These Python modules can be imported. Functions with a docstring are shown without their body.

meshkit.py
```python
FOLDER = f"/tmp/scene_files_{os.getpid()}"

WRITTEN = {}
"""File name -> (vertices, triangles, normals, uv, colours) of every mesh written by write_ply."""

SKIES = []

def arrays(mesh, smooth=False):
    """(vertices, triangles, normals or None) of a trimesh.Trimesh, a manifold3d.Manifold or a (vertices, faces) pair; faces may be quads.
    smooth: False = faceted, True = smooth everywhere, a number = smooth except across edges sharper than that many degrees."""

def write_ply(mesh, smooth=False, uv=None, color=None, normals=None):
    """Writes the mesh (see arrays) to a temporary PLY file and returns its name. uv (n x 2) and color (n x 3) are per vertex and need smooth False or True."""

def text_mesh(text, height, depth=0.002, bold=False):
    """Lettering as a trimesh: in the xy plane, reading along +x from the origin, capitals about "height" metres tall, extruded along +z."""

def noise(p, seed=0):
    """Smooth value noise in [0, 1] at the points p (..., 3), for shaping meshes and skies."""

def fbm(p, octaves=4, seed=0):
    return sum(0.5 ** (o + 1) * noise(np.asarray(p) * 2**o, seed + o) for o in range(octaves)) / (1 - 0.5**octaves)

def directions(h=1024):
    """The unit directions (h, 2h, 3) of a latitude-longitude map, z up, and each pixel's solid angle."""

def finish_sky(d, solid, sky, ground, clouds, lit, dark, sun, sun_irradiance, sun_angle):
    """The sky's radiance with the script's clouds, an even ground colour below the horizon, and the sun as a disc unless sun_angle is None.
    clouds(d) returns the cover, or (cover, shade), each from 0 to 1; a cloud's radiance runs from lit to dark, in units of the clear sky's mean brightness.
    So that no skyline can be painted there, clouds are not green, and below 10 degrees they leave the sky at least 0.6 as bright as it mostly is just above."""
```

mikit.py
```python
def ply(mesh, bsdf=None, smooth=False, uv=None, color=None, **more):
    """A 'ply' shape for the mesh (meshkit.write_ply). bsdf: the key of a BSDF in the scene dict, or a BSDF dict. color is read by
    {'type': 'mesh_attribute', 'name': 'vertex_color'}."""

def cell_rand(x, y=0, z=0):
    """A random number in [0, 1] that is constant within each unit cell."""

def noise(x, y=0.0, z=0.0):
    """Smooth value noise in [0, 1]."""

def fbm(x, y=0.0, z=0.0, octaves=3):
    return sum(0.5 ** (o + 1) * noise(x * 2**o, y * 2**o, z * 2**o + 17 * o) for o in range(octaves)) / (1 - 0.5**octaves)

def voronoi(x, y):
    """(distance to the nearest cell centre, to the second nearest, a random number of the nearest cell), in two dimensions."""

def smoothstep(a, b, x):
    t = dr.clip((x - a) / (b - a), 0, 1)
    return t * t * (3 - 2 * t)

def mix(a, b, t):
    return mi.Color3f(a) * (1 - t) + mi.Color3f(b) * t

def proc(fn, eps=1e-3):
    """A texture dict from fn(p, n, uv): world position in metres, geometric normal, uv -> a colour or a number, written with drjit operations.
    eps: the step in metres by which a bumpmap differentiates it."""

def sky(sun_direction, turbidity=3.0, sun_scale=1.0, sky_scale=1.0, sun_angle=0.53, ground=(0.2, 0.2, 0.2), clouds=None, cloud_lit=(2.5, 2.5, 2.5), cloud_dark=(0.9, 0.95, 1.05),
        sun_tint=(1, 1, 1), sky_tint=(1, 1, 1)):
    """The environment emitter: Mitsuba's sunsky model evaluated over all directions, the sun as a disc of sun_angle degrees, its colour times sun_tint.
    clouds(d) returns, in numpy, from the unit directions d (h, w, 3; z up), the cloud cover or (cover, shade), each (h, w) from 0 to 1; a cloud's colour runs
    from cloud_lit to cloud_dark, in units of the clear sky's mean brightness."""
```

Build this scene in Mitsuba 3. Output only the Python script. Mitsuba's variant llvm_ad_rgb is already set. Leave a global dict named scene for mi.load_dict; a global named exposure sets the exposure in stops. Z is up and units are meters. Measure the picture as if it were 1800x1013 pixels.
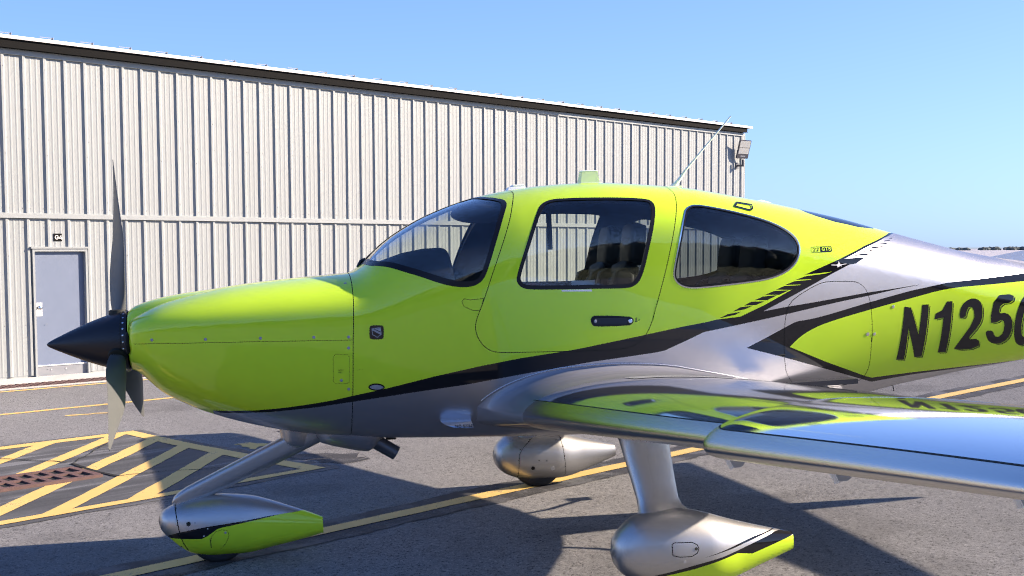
import math, numpy as np, shapely, trimesh, mitsuba as mi, drjit as dr, mikit, meshkit
from scipy.interpolate import PchipInterpolator as PCH
from shapely.geometry import Polygon, LineString, Point, box
from shapely.ops import unary_union
from mikit import proc, noise, fbm, cell_rand, voronoi, smoothstep, mix

# ------------------------------------------------------------------ camera, light, exposure
T = mi.ScalarTransform4f
exposure = 2.6
CAM = np.array([0.32553, -7.48662, 1.80281])
FWD = np.array([0.18831, 0.97983, -0.06686])
UPV = np.array([0.01663, 0.06488, 0.99775])
scene, labels = {"type": "scene"}, {}
scene["camera"] = {"type": "perspective", "fov": 2 * math.degrees(math.atan(900 / 2223.211)), "fov_axis": "x", "near_clip": 0.05, "far_clip": 9000.0,
                   "principal_point_offset_y": -.082,
                   "to_world": T().look_at(origin=CAM.tolist(), target=(CAM + FWD).tolist(), up=UPV.tolist())}
# plane frame (x aft, y starboard, z up from the tyres) -> world: the apron falls gently towards its drain
ROT = np.array([[0.99935, 0.00062, -0.03602], [0.0, 0.99985, 0.01727], [0.03602, -0.01726, 0.9992]])
SUN = ROT @ np.array((0.9155, -0.0640, 0.3971))
scene["sky"] = mikit.sky(SUN.tolist(), turbidity=2.6, ground=(0.24, 0.23, 0.22), sun_scale=1.75, sun_tint=(.93, 1.0, 1.27), sky_tint=(.75, .87, 1.34))

# ------------------------------------------------------------------ materials
def ref(k): return {"type": "ref", "id": k}
def rgb(*c): return {"type": "rgb", "value": list(c)}
def tw(b): return {"type": "twosided", "bsdf": b}
def prin(c, r=.5, m=0., s=.5, **k): return tw({"type": "principled", "base_color": c if isinstance(c, dict) else rgb(*c), "roughness": r, "metallic": m, "specular": s, **k})
def paint(c): return tw({"type": "plastic", "diffuse_reflectance": rgb(*c), "int_ior": 1.52})
def silver(diff, refl, a, w): return tw({"type": "blendbsdf", "weight": w, "a": {"type": "plastic", "diffuse_reflectance": rgb(*diff), "int_ior": 1.5},
        "b": {"type": "roughconductor", "material": "none", "alpha": a, "specular_reflectance": rgb(*refl), "distribution": "ggx"}})
M = scene
M["green_paint"] = paint((.58, .83, .034))
M["black_paint"] = paint((.010, .010, .012))
M["silver_paint"] = silver((.20, .20, .21), (.64, .64, .67), .15, .82)
M["satin_silver"] = silver((.14, .14, .14), (.58, .58, .58), .19, .84)
M["wing_silver"] = tw({"type": "blendbsdf", "weight": .82, "a": {"type": "plastic", "diffuse_reflectance": rgb(.40, .41, .43), "int_ior": 1.5},
        "b": {"type": "roughconductor", "material": "none", "alpha": .004, "specular_reflectance": rgb(.78, .80, .83)}})
M["fairing_silver"] = silver((.25, .25, .265), (.40, .41, .44), .33, .45)
M["walk_grit"] = prin(proc(lambda p, n, uv: mix((.22, .22, .23), (.42, .42, .43), noise(p.x * 240, p.y * 240, 5))), .5, .4)
M["guard_grey"] = prin((.20, .21, .22), .5)
M["brushed_metal"] = tw({"type": "roughconductor", "material": "none", "alpha": .13, "specular_reflectance": rgb(.72, .70, .66)})
M["chrome"] = tw({"type": "roughconductor", "material": "none", "alpha": .05, "specular_reflectance": rgb(.85, .85, .85)})
M["gap_dark"] = prin((.012, .014, .010), .7)
M["rubber"] = prin((.008, .008, .010), .3, 0., .3)
M["tyre"] = prin((.022, .022, .023), .8)
M["spinner_black"] = prin((.010, .011, .016), .38)
M["blade_grey"] = prin((.085, .088, .088), .4)
M["blade_black"] = prin((.02, .02, .02), .5)
M["decal_white"] = prin((.72, .72, .70), .4)
M["decal_grey"] = prin((.30, .31, .33), .4)
M["antenna_white"] = prin((.75, .77, .74), .35)
M["antenna_green"] = prin((.62, .72, .42), .35)
M["glass_clear"] = {"type": "thindielectric", "int_ior": 1.5, "specular_transmittance": rgb(.80, .84, .80)}
M["glass_tint"] = {"type": "thindielectric", "int_ior": 1.5, "specular_transmittance": rgb(.42, .46, .47)}
M["interior_dark"] = prin((.020, .021, .026), .75)
M["headliner"] = prin((.022, .024, .032), .85)
M["leather"] = prin((.009, .009, .010), .55, 0., .25)
M["leather_grey"] = prin((.013, .013, .013), .5, 0., .25)
M["exhaust"] = prin((.10, .11, .13), .35, .6)
M["red_brown"] = prin((.10, .03, .025), .6)

def _wall(p, n, uv):
    g = fbm(p.x * 1.3 + 5, p.y * 1.3, p.z * .35, 3)
    st = fbm(p.x * 9, p.y * 9, p.z * .5, 2)
    low = smoothstep(.5, -.2, p.z) * .12
    return mix((.268, .288, .290), (.246, .264, .264), dr.clip(g * .8 + st * .06 + low, 0, 1))
M["wall_sheet"] = prin(proc(_wall), .42, 0., .4)
M["wall_trim"] = prin((.268, .288, .290), .42, 0., .4)
M["eave_white"] = prin((.6, .6, .6), .35)
M["gutter_black"] = prin((.008, .008, .008), .8, 0., .08)
M["door_blue"] = prin(proc(lambda p, n, uv: mix((.135, .165, .235), (.12, .15, .215), fbm(p.x * 6, p.y * 6, p.z * 4, 3))), .4)
M["door_grey"] = prin(proc(lambda p, n, uv: mix((.22, .23, .25), (.15, .16, .18), fbm(p.x * 8, p.y * 8, p.z * 12, 3))), .5)
M["steel_plate"] = prin((.62, .62, .62), .35, .5)
M["lens_pane"] = prin((.50, .50, .47), .25)
M["lamp_body"] = prin((.07, .07, .08), .4)
M["roof_sheet"] = prin((.55, .56, .56), .4)

def speck(x, y):
    a = noise(x * 95, y * 95, 3); b = noise(x * 210, y * 210, 7); c = noise(x * 38, y * 38, 11)
    return a * .45 + b * .35 + c * .2
def _asphalt(p, n, uv):
    big = fbm(p.x * .35 + 3, p.y * .35, 0, 4)
    mid = fbm(p.x * 2.3, p.y * 2.3 + 9, 2, 3)
    s = speck(p.x, p.y)
    v = .130 + .05 * (big - .5) + .02 * (mid - .5)
    v = v * (1 + 1.1 * (s - .5)) * (1 - .5 * smoothstep(.36, .26, s))
    v = v * (1 + .35 * smoothstep(.70, .80, noise(p.x * 120 + 50, p.y * 120, 5)))
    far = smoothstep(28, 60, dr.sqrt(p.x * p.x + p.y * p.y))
    stain = smoothstep(.62, .75, fbm(p.x * .9 + 40, p.y * .9, 1, 3))
    v = v * (1 - .22 * stain)
    c = mi.Color3f(v * 1.005, v, v * 1.005)
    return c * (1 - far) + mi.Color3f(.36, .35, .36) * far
def _bump(p, n, uv): return .0035 * speck(p.x, p.y) + .002 * noise(p.x * 22, p.y * 22, 1)
M["asphalt"] = {"type": "bumpmap", "arbitrary": proc(_bump, 2e-3), "bsdf": prin(proc(_asphalt), .88, 0., .35), "scale": 1.0}
def _newasph(p, n, uv):
    u = p.x * .82 + p.y * .57; v_ = -p.x * .57 + p.y * .82
    st = fbm(u * 1.1, v_ * 9, 3, 4); big = fbm(p.x * .8, p.y * .8, 5, 3); s = speck(p.x, p.y)
    v = .062 * (1 + 1.0 * (st - .5) + .6 * (big - .5)) * (1 + .5 * (s - .5))
    v = v + .05 * smoothstep(.62, .80, st)
    return mi.Color3f(v * .98, v, v * 1.04)
M["asphalt_new"] = prin(proc(_newasph), .7, 0., .4)
def _sealer(p, n, uv):
    s = speck(p.x, p.y); g = fbm(p.x * 5, p.y * 5, 3, 3)
    v = .030 + .055 * smoothstep(.48, .66, g * .6 + s * .4)
    return mi.Color3f(v, v, v * 1.06)
M["sealer"] = prin(proc(_sealer), .75, 0., .4)
def yellow(worn):
    def f(p, n, uv):
        s = speck(p.x, p.y); g = fbm(p.x * 4, p.y * 4, 8, 4)
        c = mix((.60, .40, .125), (.53, .345, .10), g)
        w = smoothstep(.36 - worn, .25 - worn, s * .55 + g * .45)
        return c * (1 - w) + mi.Color3f(.13, .12, .11) * w
    return f
M["yellow_paint"] = prin(proc(yellow(.0)), .6, 0., .4)
M["yellow_worn"] = prin(proc(yellow(-.08)), .7, 0., .4)
M["concrete"] = prin(proc(lambda p, n, uv: mix((.42, .40, .37), (.32, .30, .28), fbm(p.x * 3, p.y * 3, 0, 4))), .8)
M["rust_iron"] = prin(proc(lambda p, n, uv: mix((.125, .068, .060), (.065, .038, .035), fbm(p.x * 25, p.y * 25, p.z * 25, 3))), .75)
M["pit_black"] = prin((.008, .008, .008), .9)
M["grass"] = prin(proc(lambda p, n, uv: mix((.055, .075, .028), (.085, .085, .04), fbm(p.x * .3, p.y * .3, 0, 4))), .9)
M["foliage"] = prin((.085, .10, .095), .9)


# ------------------------------------------------------------------ helpers
def world(v): return np.asarray(v, float) @ ROT.T
def add(key, mesh, bsdf, smooth=False, plane=True, label=None, cat=None, group=None, kind=None, normals=None):
    """one entry of the scene; plane: the mesh is given in the aeroplane's frame"""
    base, n = key, 0
    while key in scene:
        n += 1; key = "%s_%03d" % (base, n)
    if hasattr(mesh, "vertices"): v, f = np.array(mesh.vertices), np.array(mesh.faces)
    else: v, f = np.asarray(mesh[0], float), np.asarray(mesh[1], int)
    if f.shape[1] == 4: f = np.vstack([f[:, [0, 1, 2]], f[:, [0, 2, 3]]])
    if plane: v = world(v)
    if normals is not None:
        nn = world(normals) if plane else normals
        scene[key] = {"type": "ply", "filename": meshkit.write_ply((v, f), False, normals=nn), "face_normals": False, "bsdf": ref(bsdf)}
    else:
        scene[key] = mikit.ply((v, f), bsdf, smooth=smooth)
    if label or kind: labels[key] = {k: x for k, x in dict(label=label, category=cat, group=group, kind=kind).items() if x}
    return key
def thing(key, label, cat, group=None, kind=None):
    labels[key] = {k: x for k, x in dict(label=label, category=cat, group=group, kind=kind).items() if x}
    return key
def cat(meshes):
    vs, fs, o = [], [], 0
    for m in meshes:
        v, f = (np.array(m.vertices), np.array(m.faces)) if hasattr(m, "vertices") else m
        f = np.asarray(f)
        if f.shape[1] == 4: f = np.vstack([f[:, [0, 1, 2]], f[:, [0, 2, 3]]])
        vs.append(np.asarray(v, float)); fs.append(f + o); o += len(v)
    return np.vstack(vs), np.vstack(fs)
def bx(c, s, r=0.):
    m = trimesh.creation.box(extents=s)
    if r > 0:
        h = np.array(s) / 2
        pts = []
        for sx in (-1, 1):
            for sy in (-1, 1):
                for sz in (-1, 1):
                    sg = np.array([sx, sy, sz])
                    for k in range(3):
                        q = h - r * .35; q[k] = h[k]; pts.append(sg * np.minimum(q, h - (np.arange(3) != k) * r))
        m = trimesh.convex.convex_hull(np.array(pts))
    m.apply_translation(c); return m
def tube(pts, r, n=10, caps=True):
    p = np.asarray(pts, float); t = np.gradient(p, axis=0); t /= np.linalg.norm(t, axis=1, keepdims=True) + 1e-12
    a = np.cross(t, [0, 0, 1.]); 
    a[np.linalg.norm(a, axis=1) < 1e-3] = [0, 1., 0]
    a /= np.linalg.norm(a, axis=1, keepdims=True); b = np.cross(t, a)
    ang = np.arange(n) * 2 * np.pi / n; r = np.broadcast_to(r, (len(p),))
    v = (p[:, None] + r[:, None, None] * (np.cos(ang)[None, :, None] * a[:, None] + np.sin(ang)[None, :, None] * b[:, None])).reshape(-1, 3)
    i, j = np.meshgrid(np.arange(len(p) - 1), np.arange(n), indexing="ij")
    q = np.stack([i * n + j, i * n + (j + 1) % n, (i + 1) * n + (j + 1) % n, (i + 1) * n + j], -1).reshape(-1, 4)
    f = np.vstack([q[:, [0, 1, 2]], q[:, [0, 2, 3]]])
    if caps:
        e = len(v); v = np.vstack([v, p[0], p[-1]]); k = np.arange(n)
        f = np.vstack([f, np.stack([np.full(n, e), (k + 1) % n, k], -1), np.stack([np.full(n, e + 1), e - n + k, e - n + (k + 1) % n], -1)])
    return v, f
def loft(rings, close=True, caps=False):
    """rings (k, n, 3) -> quads; close: rings are closed loops"""
    R_ = np.asarray(rings, float); k, n = R_.shape[:2]
    i, j = np.meshgrid(np.arange(k - 1), np.arange(n if close else n - 1), indexing="ij")
    q = np.stack([i * n + j, i * n + (j + 1) % n, (i + 1) * n + (j + 1) % n, (i + 1) * n + j], -1).reshape(-1, 4)
    f = np.vstack([q[:, [0, 1, 2]], q[:, [0, 2, 3]]]); v = R_.reshape(-1, 3)
    if caps:
        e = len(v); v = np.vstack([v, R_[0].mean(0), R_[-1].mean(0)]); a = np.arange(n)
        f = np.vstack([f, np.stack([np.full(n, e), (a + 1) % n, a], -1), np.stack([np.full(n, e + 1), (k - 1) * n + a, (k - 1) * n + (a + 1) % n], -1)])
    return v, f
def flip(m):
    v, f = (np.array(m.vertices), np.array(m.faces)) if hasattr(m, "vertices") else m
    return v, np.asarray(f)[:, ::-1]
def mirror(m):
    v, f = (np.array(m.vertices), np.array(m.faces)) if hasattr(m, "vertices") else m
    return np.asarray(v) * [1, -1, 1], np.asarray(f)[:, ::-1]
def K(s):
    a = np.array([float(t) for t in s.split()]); return PCH(a[0::2], a[1::2])
def pl(s):
    return s

# ------------------------------------------------------------------ bodies with superellipse sections: fuselage and wheel fairings
class Body:
    def __init__(s, x0, x1, nx, ZT, ZB, HW, ZM, NU, NL, yc=0., ns=121):
        s.ZT, s.ZB, s.HW, s.ZM, s.NU, s.NL, s.yc = ZT, ZB, HW, ZM, NU, NL, yc
        s.x = np.linspace(x0, x1, nx); X_ = s.x[:, None]; t = np.linspace(0, 1, ns)[None]
        up = t <= .5; ph = np.abs(.5 - t) * np.pi; n = np.where(up, NU(X_), NL(X_))
        s.Y = HW(X_) * np.maximum(np.cos(ph), 0) ** (2 / n)
        s.Z = ZM(X_) + np.where(up, ZT(X_) - ZM(X_), ZB(X_) - ZM(X_)) * np.maximum(np.sin(ph), 0) ** (2 / n)
        s.W = np.concatenate([np.zeros((nx, 1)), np.cumsum(np.hypot(np.diff(s.Y, axis=1), np.diff(s.Z, axis=1)), axis=1)], axis=1)
    def surf(s, x, w):
        x = np.clip(np.asarray(x, float), s.x[0], s.x[-1]); w = np.asarray(w, float)
        f = (x - s.x[0]) / (s.x[1] - s.x[0]); i = np.clip(f.astype(int), 0, len(s.x) - 2); f = f - i
        def row(k):
            y, z = np.empty(len(k)), np.empty(len(k)); o = np.argsort(k, kind="stable"); ks = k[o]
            b = np.flatnonzero(np.r_[True, np.diff(ks) > 0, True])
            for a, e in zip(b[:-1], b[1:]):
                j = o[a:e]; r = ks[a]
                y[j] = np.interp(w[j], s.W[r], s.Y[r]); z[j] = np.interp(w[j], s.W[r], s.Z[r])
            return y, z
        (y0, z0), (y1, z1) = row(i), row(i + 1)
        return np.stack([x, y0 * (1 - f) + y1 * f, z0 * (1 - f) + z1 * f], -1)
    def point(s, x, w):
        """points and outward normals on the +y half"""
        x, w = np.asarray(x, float), np.asarray(w, float); h = 6e-3
        L = np.interp(x, s.x, s.W[:, -1])
        p = s.surf(x, w)
        xa, xb = np.maximum(x - h, s.x[0]), np.minimum(x + h, s.x[-1])
        # along x at a constant fraction of the girth, so that the derivative stays on the surface
        fr = w / L
        pa, pb = s.surf(xa, fr * np.interp(xa, s.x, s.W[:, -1])), s.surf(xb, fr * np.interp(xb, s.x, s.W[:, -1]))
        wa, wb = np.maximum(w - h, 0), np.minimum(w + h, L)
        n = np.cross(pb - pa, s.surf(x, wb) - s.surf(x, wa))
        edge0, edge1 = w < 1e-4, w > L - 1e-4
        n[edge0 | edge1, 1] = 0
        n /= np.linalg.norm(n, axis=1, keepdims=True) + 1e-12
        return p, n
    def w_of(s, x, z):
        x, z = np.atleast_1d(x).astype(float), np.atleast_1d(z).astype(float)
        q = np.clip((x - s.x[0]) / (s.x[1] - s.x[0]), 0, len(s.x) - 1.000001); i = q.astype(int); q = q - i
        at = lambda k, b: np.interp(b, s.Z[k][::-1], s.W[k][::-1])
        return np.array([at(k, b) * (1 - t) + at(k + 1, b) * t for k, b, t in zip(i, z, q)])
    def domain(s, x0, x1):
        xs = np.linspace(x0, x1, 400); L = np.interp(xs, s.x, s.W[:, -1])
        return Polygon(list(zip(xs, 0 * xs)) + list(zip(xs[::-1], L[::-1])))
    def xz(s, g):
        """side-view geometry (x, z) -> (x, w)"""
        g = shapely.segmentize(g, .02)
        def tr(c): return np.stack([c[:, 0], s.w_of(c[:, 0], c[:, 1])], -1)
        return shapely.make_valid(shapely.transform(g, tr))
    def yz(s, x, z):
        p = s.surf(np.atleast_1d(x), s.w_of(x, z)); return p[:, 1]
    def mesh(s, g, off=0., sides=(-1, 1), d=.03):
        """tessellates the (x, w) region g on a grid: vertices, faces, normals"""
        g = shapely.make_valid(g)
        x0, y0, x1, y1 = g.bounds
        xs = np.arange(math.floor(x0 / d), math.ceil(x1 / d)) * d; ys = np.arange(math.floor(y0 / d), math.ceil(y1 / d)) * d
        cx, cy = np.meshgrid(xs, ys, indexing="ij"); cx, cy = cx.ravel(), cy.ravel()
        cells = shapely.box(cx, cy, cx + d, cy + d); shapely.prepare(g)
        full = shapely.contains_properly(g, cells); part = shapely.intersects(g, cells) & ~full
        P2, tri = [], []
        k = np.flatnonzero(full)
        if len(k):
            c = np.stack([np.stack([cx[k], cy[k]], -1), np.stack([cx[k] + d, cy[k]], -1), np.stack([cx[k] + d, cy[k] + d], -1), np.stack([cx[k], cy[k] + d], -1)], 1)
            i0 = np.arange(len(k)) * 4
            P2.append(c.reshape(-1, 2)); tri.append(np.vstack([np.stack([i0, i0 + 1, i0 + 2], -1), np.stack([i0, i0 + 2, i0 + 3], -1)]))
        o = len(k) * 4
        pieces = shapely.get_parts(shapely.intersection(cells[part], g))
        pieces = pieces[(shapely.get_type_id(pieces) == 3) & (shapely.area(pieces) > 1e-9)]
        if len(pieces):
            t = shapely.get_parts(shapely.constrained_delaunay_triangles(pieces))
            t = t[shapely.area(t) > 1e-10]
            c = shapely.get_coordinates(t).reshape(-1, 4, 2)[:, :3]
            P2.append(c.reshape(-1, 2)); tri.append(np.arange(len(c) * 3).reshape(-1, 3) + o)
        if not P2: return None
        P2, tri = np.vstack(P2), np.vstack(tri)
        uq, inv = np.unique(np.round(P2, 5), axis=0, return_inverse=True); tri = inv.ravel()[tri]
        a = uq[tri]; ar = (a[:, 1, 0] - a[:, 0, 0]) * (a[:, 2, 1] - a[:, 0, 1]) - (a[:, 1, 1] - a[:, 0, 1]) * (a[:, 2, 0] - a[:, 0, 0])
        tri[ar < 0] = tri[ar < 0][:, ::-1]; tri = tri[np.abs(ar) > 1e-11]
        p, n = s.point(uq[:, 0], uq[:, 1]); p = p + n * off
        v0 = p[tri]; fn = np.cross(v0[:, 1] - v0[:, 0], v0[:, 2] - v0[:, 0])
        if (fn * n[tri].mean(1)).sum() < 0: tri = tri[:, ::-1]
        V, F, N = [], [], []
        for q, sd in enumerate(sides):
            m = np.array([1, sd, 1]); V.append(p * m + [0, s.yc, 0]); N.append(n * m); F.append((tri if sd > 0 else tri[:, ::-1]) + q * len(p))
        return np.vstack(V), np.vstack(F), np.vstack(N)
    def wall(s, g, o0, o1, sides=(-1, 1)):
        """a strip along the outline of g between two offsets (window reveals, panel thickness)"""
        out = []
        for q in shapely.get_parts(g):
            for ring in [q.exterior, *q.interiors]:
                c = shapely.get_coordinates(shapely.segmentize(ring, .02)); p, n = s.point(c[:, 0], c[:, 1])
                for sd in sides:
                    m = np.array([1, sd, 1]); out.append(loft(np.stack([(p + n * o0) * m + [0, s.yc, 0], (p + n * o1) * m + [0, s.yc, 0]]), close=False))
        return cat(out)
def addb(key, body, g, bsdf, off=0., sides=(-1, 1), d=.03, **kw):
    m = body.mesh(g, off, sides, d)
    if m is None: return None
    return add(key, m[:2], bsdf, normals=m[2], **kw)
def P(l): return shapely.make_valid(Polygon(l))
def soft(l, it=2):
    """corner cutting of an open line"""
    a = np.array(l, float)
    for _ in range(it): a = np.vstack([a[:1], np.stack([a[:-1] * .75 + a[1:] * .25, a[:-1] * .25 + a[1:] * .75], 1).reshape(-1, 2), a[-1:]])
    return [tuple(p) for p in a]
def rounded(l, it=2):
    """Chaikin corner cutting of a closed outline"""
    a = np.array(l, float)
    for _ in range(it):
        b = np.roll(a, -1, axis=0); a = np.stack([a * .75 + b * .25, a * .25 + b * .75], 1).reshape(-1, 2)
    return shapely.make_valid(Polygon(a))


# ------------------------------------------------------------------ the aeroplane: outlines in its own frame (side view x, z; the windscreen as x and girth from the crown)
thing("airplane", "lime green and silver low-wing propeller airplane with black stripes, parked on the asphalt", "airplane")
FUS = Body(-.41, 7.15, 757,
    K("-.41 1.425 -.402 1.438 -.38 1.452 -.31 1.488 -.21 1.528 -.07 1.562 .05 1.584 .16 1.60 .46 1.626 .75 1.643 .85 1.650 .905 1.680 .97 1.743 1.054 1.815 1.136 1.871 1.22 1.918 1.3 1.957 1.383 1.991 1.466 2.021 1.548 2.045 1.631 2.065 1.813 2.097 1.95 2.112 2.1 2.121 2.27 2.125 2.4 2.121 2.58 2.108 2.76 2.091 2.886 2.077 3.0 2.058 3.14 2.031 3.317 1.997 3.49 1.961 3.66 1.922 3.92 1.860 4.18 1.786 4.3 1.752 4.465 1.705 4.615 1.663 4.78 1.617 5.0 1.571 5.23 1.52 5.8 1.445 6.4 1.37 7.0 1.25 7.15 1.19"),
    K("-.41 1.15 -.40 1.145 -.355 1.125 -.315 1.086 -.245 1.015 -.172 .967 -.099 .929 -.037 .897 .026 .871 .134 .831 .284 .785 .39 .757 .6 .715 .85 .68 1.06 .661 1.38 .642 1.83 .618 2.4 .60 3.0 .61 3.5 .65 4.05 .732 4.35 .784 4.55 .81 4.74 .837 5.02 .868 5.23 .89 6 .985 7 1.085 7.15 1.10"),
    K("-.41 .16 -.402 .24 -.39 .32 -.36 .39 -.30 .43 -.2 .465 0 .505 .4 .545 .85 .575 1.3 .605 1.8 .635 2.3 .645 2.8 .626 3.2 .575 3.6 .492 4.0 .405 4.5 .310 5.2 .215 6.0 .145 6.7 .090 7.15 .035"),
    K("-.41 1.315 -.36 1.36 -.3 1.375 0 1.39 .85 1.40 1.3 1.53 1.8 1.68 2.4 1.725 3.1 1.69 3.6 1.60 4.3 1.45 5.2 1.24 6 1.19 7.1 1.14 7.25 1.14"),
    K("-.41 2 -.38 2.3 0 2.25 .85 2.3 1.3 2.1 1.8 2.3 2.4 2.5 3 2.4 3.6 2.2 4.3 2.0 7.25 2.0"),
    K("-.41 2 -.36 2.2 0 2.35 .85 2.4 2.3 2.4 3.5 2.3 4.5 2.1 7.25 2.0"), ns=161)
XZ = FUS.xz
FD = {}
FD["windshield"] = [(.916,.0),(.938,.282),(.974,.41),(1.096,.588),(1.215,.703),(1.3,.78),(1.381,.84),(1.447,.878),(1.496,.893),(1.53,.89),(1.552,.875),(1.568,.85),(1.615,.741),(1.668,.618),(1.728,.465),(1.734,.425),(1.729,.378),(1.696,.32),(1.638,.199),(1.608,.059)]
FD["door"] = [(1.805,2.071),(1.766,2.002),(1.729,1.913),(1.655,1.743),(1.593,1.588),(1.551,1.473),(1.522,1.406),(1.499,1.349),(1.494,1.301),(1.511,1.247),(1.548,1.199),(1.593,1.172),(1.658,1.165),(1.875,1.157),(2.029,1.152),(2.206,1.148),(2.318,1.147),(2.386,1.156),(2.442,1.183),(2.475,1.22),(2.508,1.287),(2.548,1.427),(2.603,1.608),(2.652,1.801),(2.682,1.899),(2.711,1.978),(2.728,2.026),(2.729,2.06)]
FD["door_window"] = [(1.834,1.843),(1.767,1.675),(1.736,1.581),(1.739,1.552),(1.761,1.526),(1.804,1.514),(1.934,1.508),(2.097,1.504),(2.362,1.495),(2.407,1.507),(2.436,1.531),(2.466,1.598),(2.505,1.741),(2.554,1.908),(2.565,1.953),(2.558,1.979),(2.53,1.995),(2.395,2.006),(2.262,2.012),(2.045,2.015),(1.98,2.011),(1.93,1.993),(1.894,1.959)]
FD["rear_window"] = [(2.738,1.905),(2.751,1.925),(2.777,1.941),(2.813,1.95),(2.875,1.944),(3.051,1.907),(3.24,1.855),(3.365,1.801),(3.435,1.746),(3.458,1.686),(3.448,1.632),(3.414,1.579),(3.338,1.533),(3.224,1.503),(3.005,1.487),(2.795,1.476),(2.723,1.48),(2.672,1.501),(2.647,1.534),(2.643,1.572),(2.673,1.7),(2.708,1.833)]
FD["baggage"] = [(3.617,1.471),(3.688,1.471),(3.808,1.467),(3.857,1.459),(3.893,1.437),(3.929,1.4),(3.958,1.307),(3.967,1.224),(3.981,1.078),(3.97,1.129),(3.985,.985),(3.985,.9),(3.944,.835),(3.739,.815),(3.486,.836),(3.414,.906),(3.379,.966),(3.348,1.134),(3.354,1.296),(3.383,1.362),(3.452,1.406),(3.546,1.449)]
FD["green_lower"] = [(.038,.904),(.146,.896),(.293,.898),(.45,.909),(.607,.926),(.712,.941),(.812,.96),(1.006,.994),(1.269,1.046),(1.534,1.091),(1.748,1.127),(2.073,1.153),(2.459,1.216),(2.696,1.251),(2.49,1.224),(2.693,1.257),(2.847,1.273),(2.915,1.289),(3.055,1.296)]
FD["comb_base"] = [(2.915,1.289),(3.006,1.299),(3.055,1.308),(3.213,1.368),(3.417,1.457),(3.57,1.515),(3.677,1.532)]
FD["comb_gap_low"] = [(2.916,1.287),(3.055,1.296),(3.213,1.356),(3.417,1.447),(3.582,1.511),(3.677,1.53)]
FD["block_up"] = [(3.482,1.519),(3.728,1.601),(3.934,1.675),(4.145,1.732),(4.218,1.75)]
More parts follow.
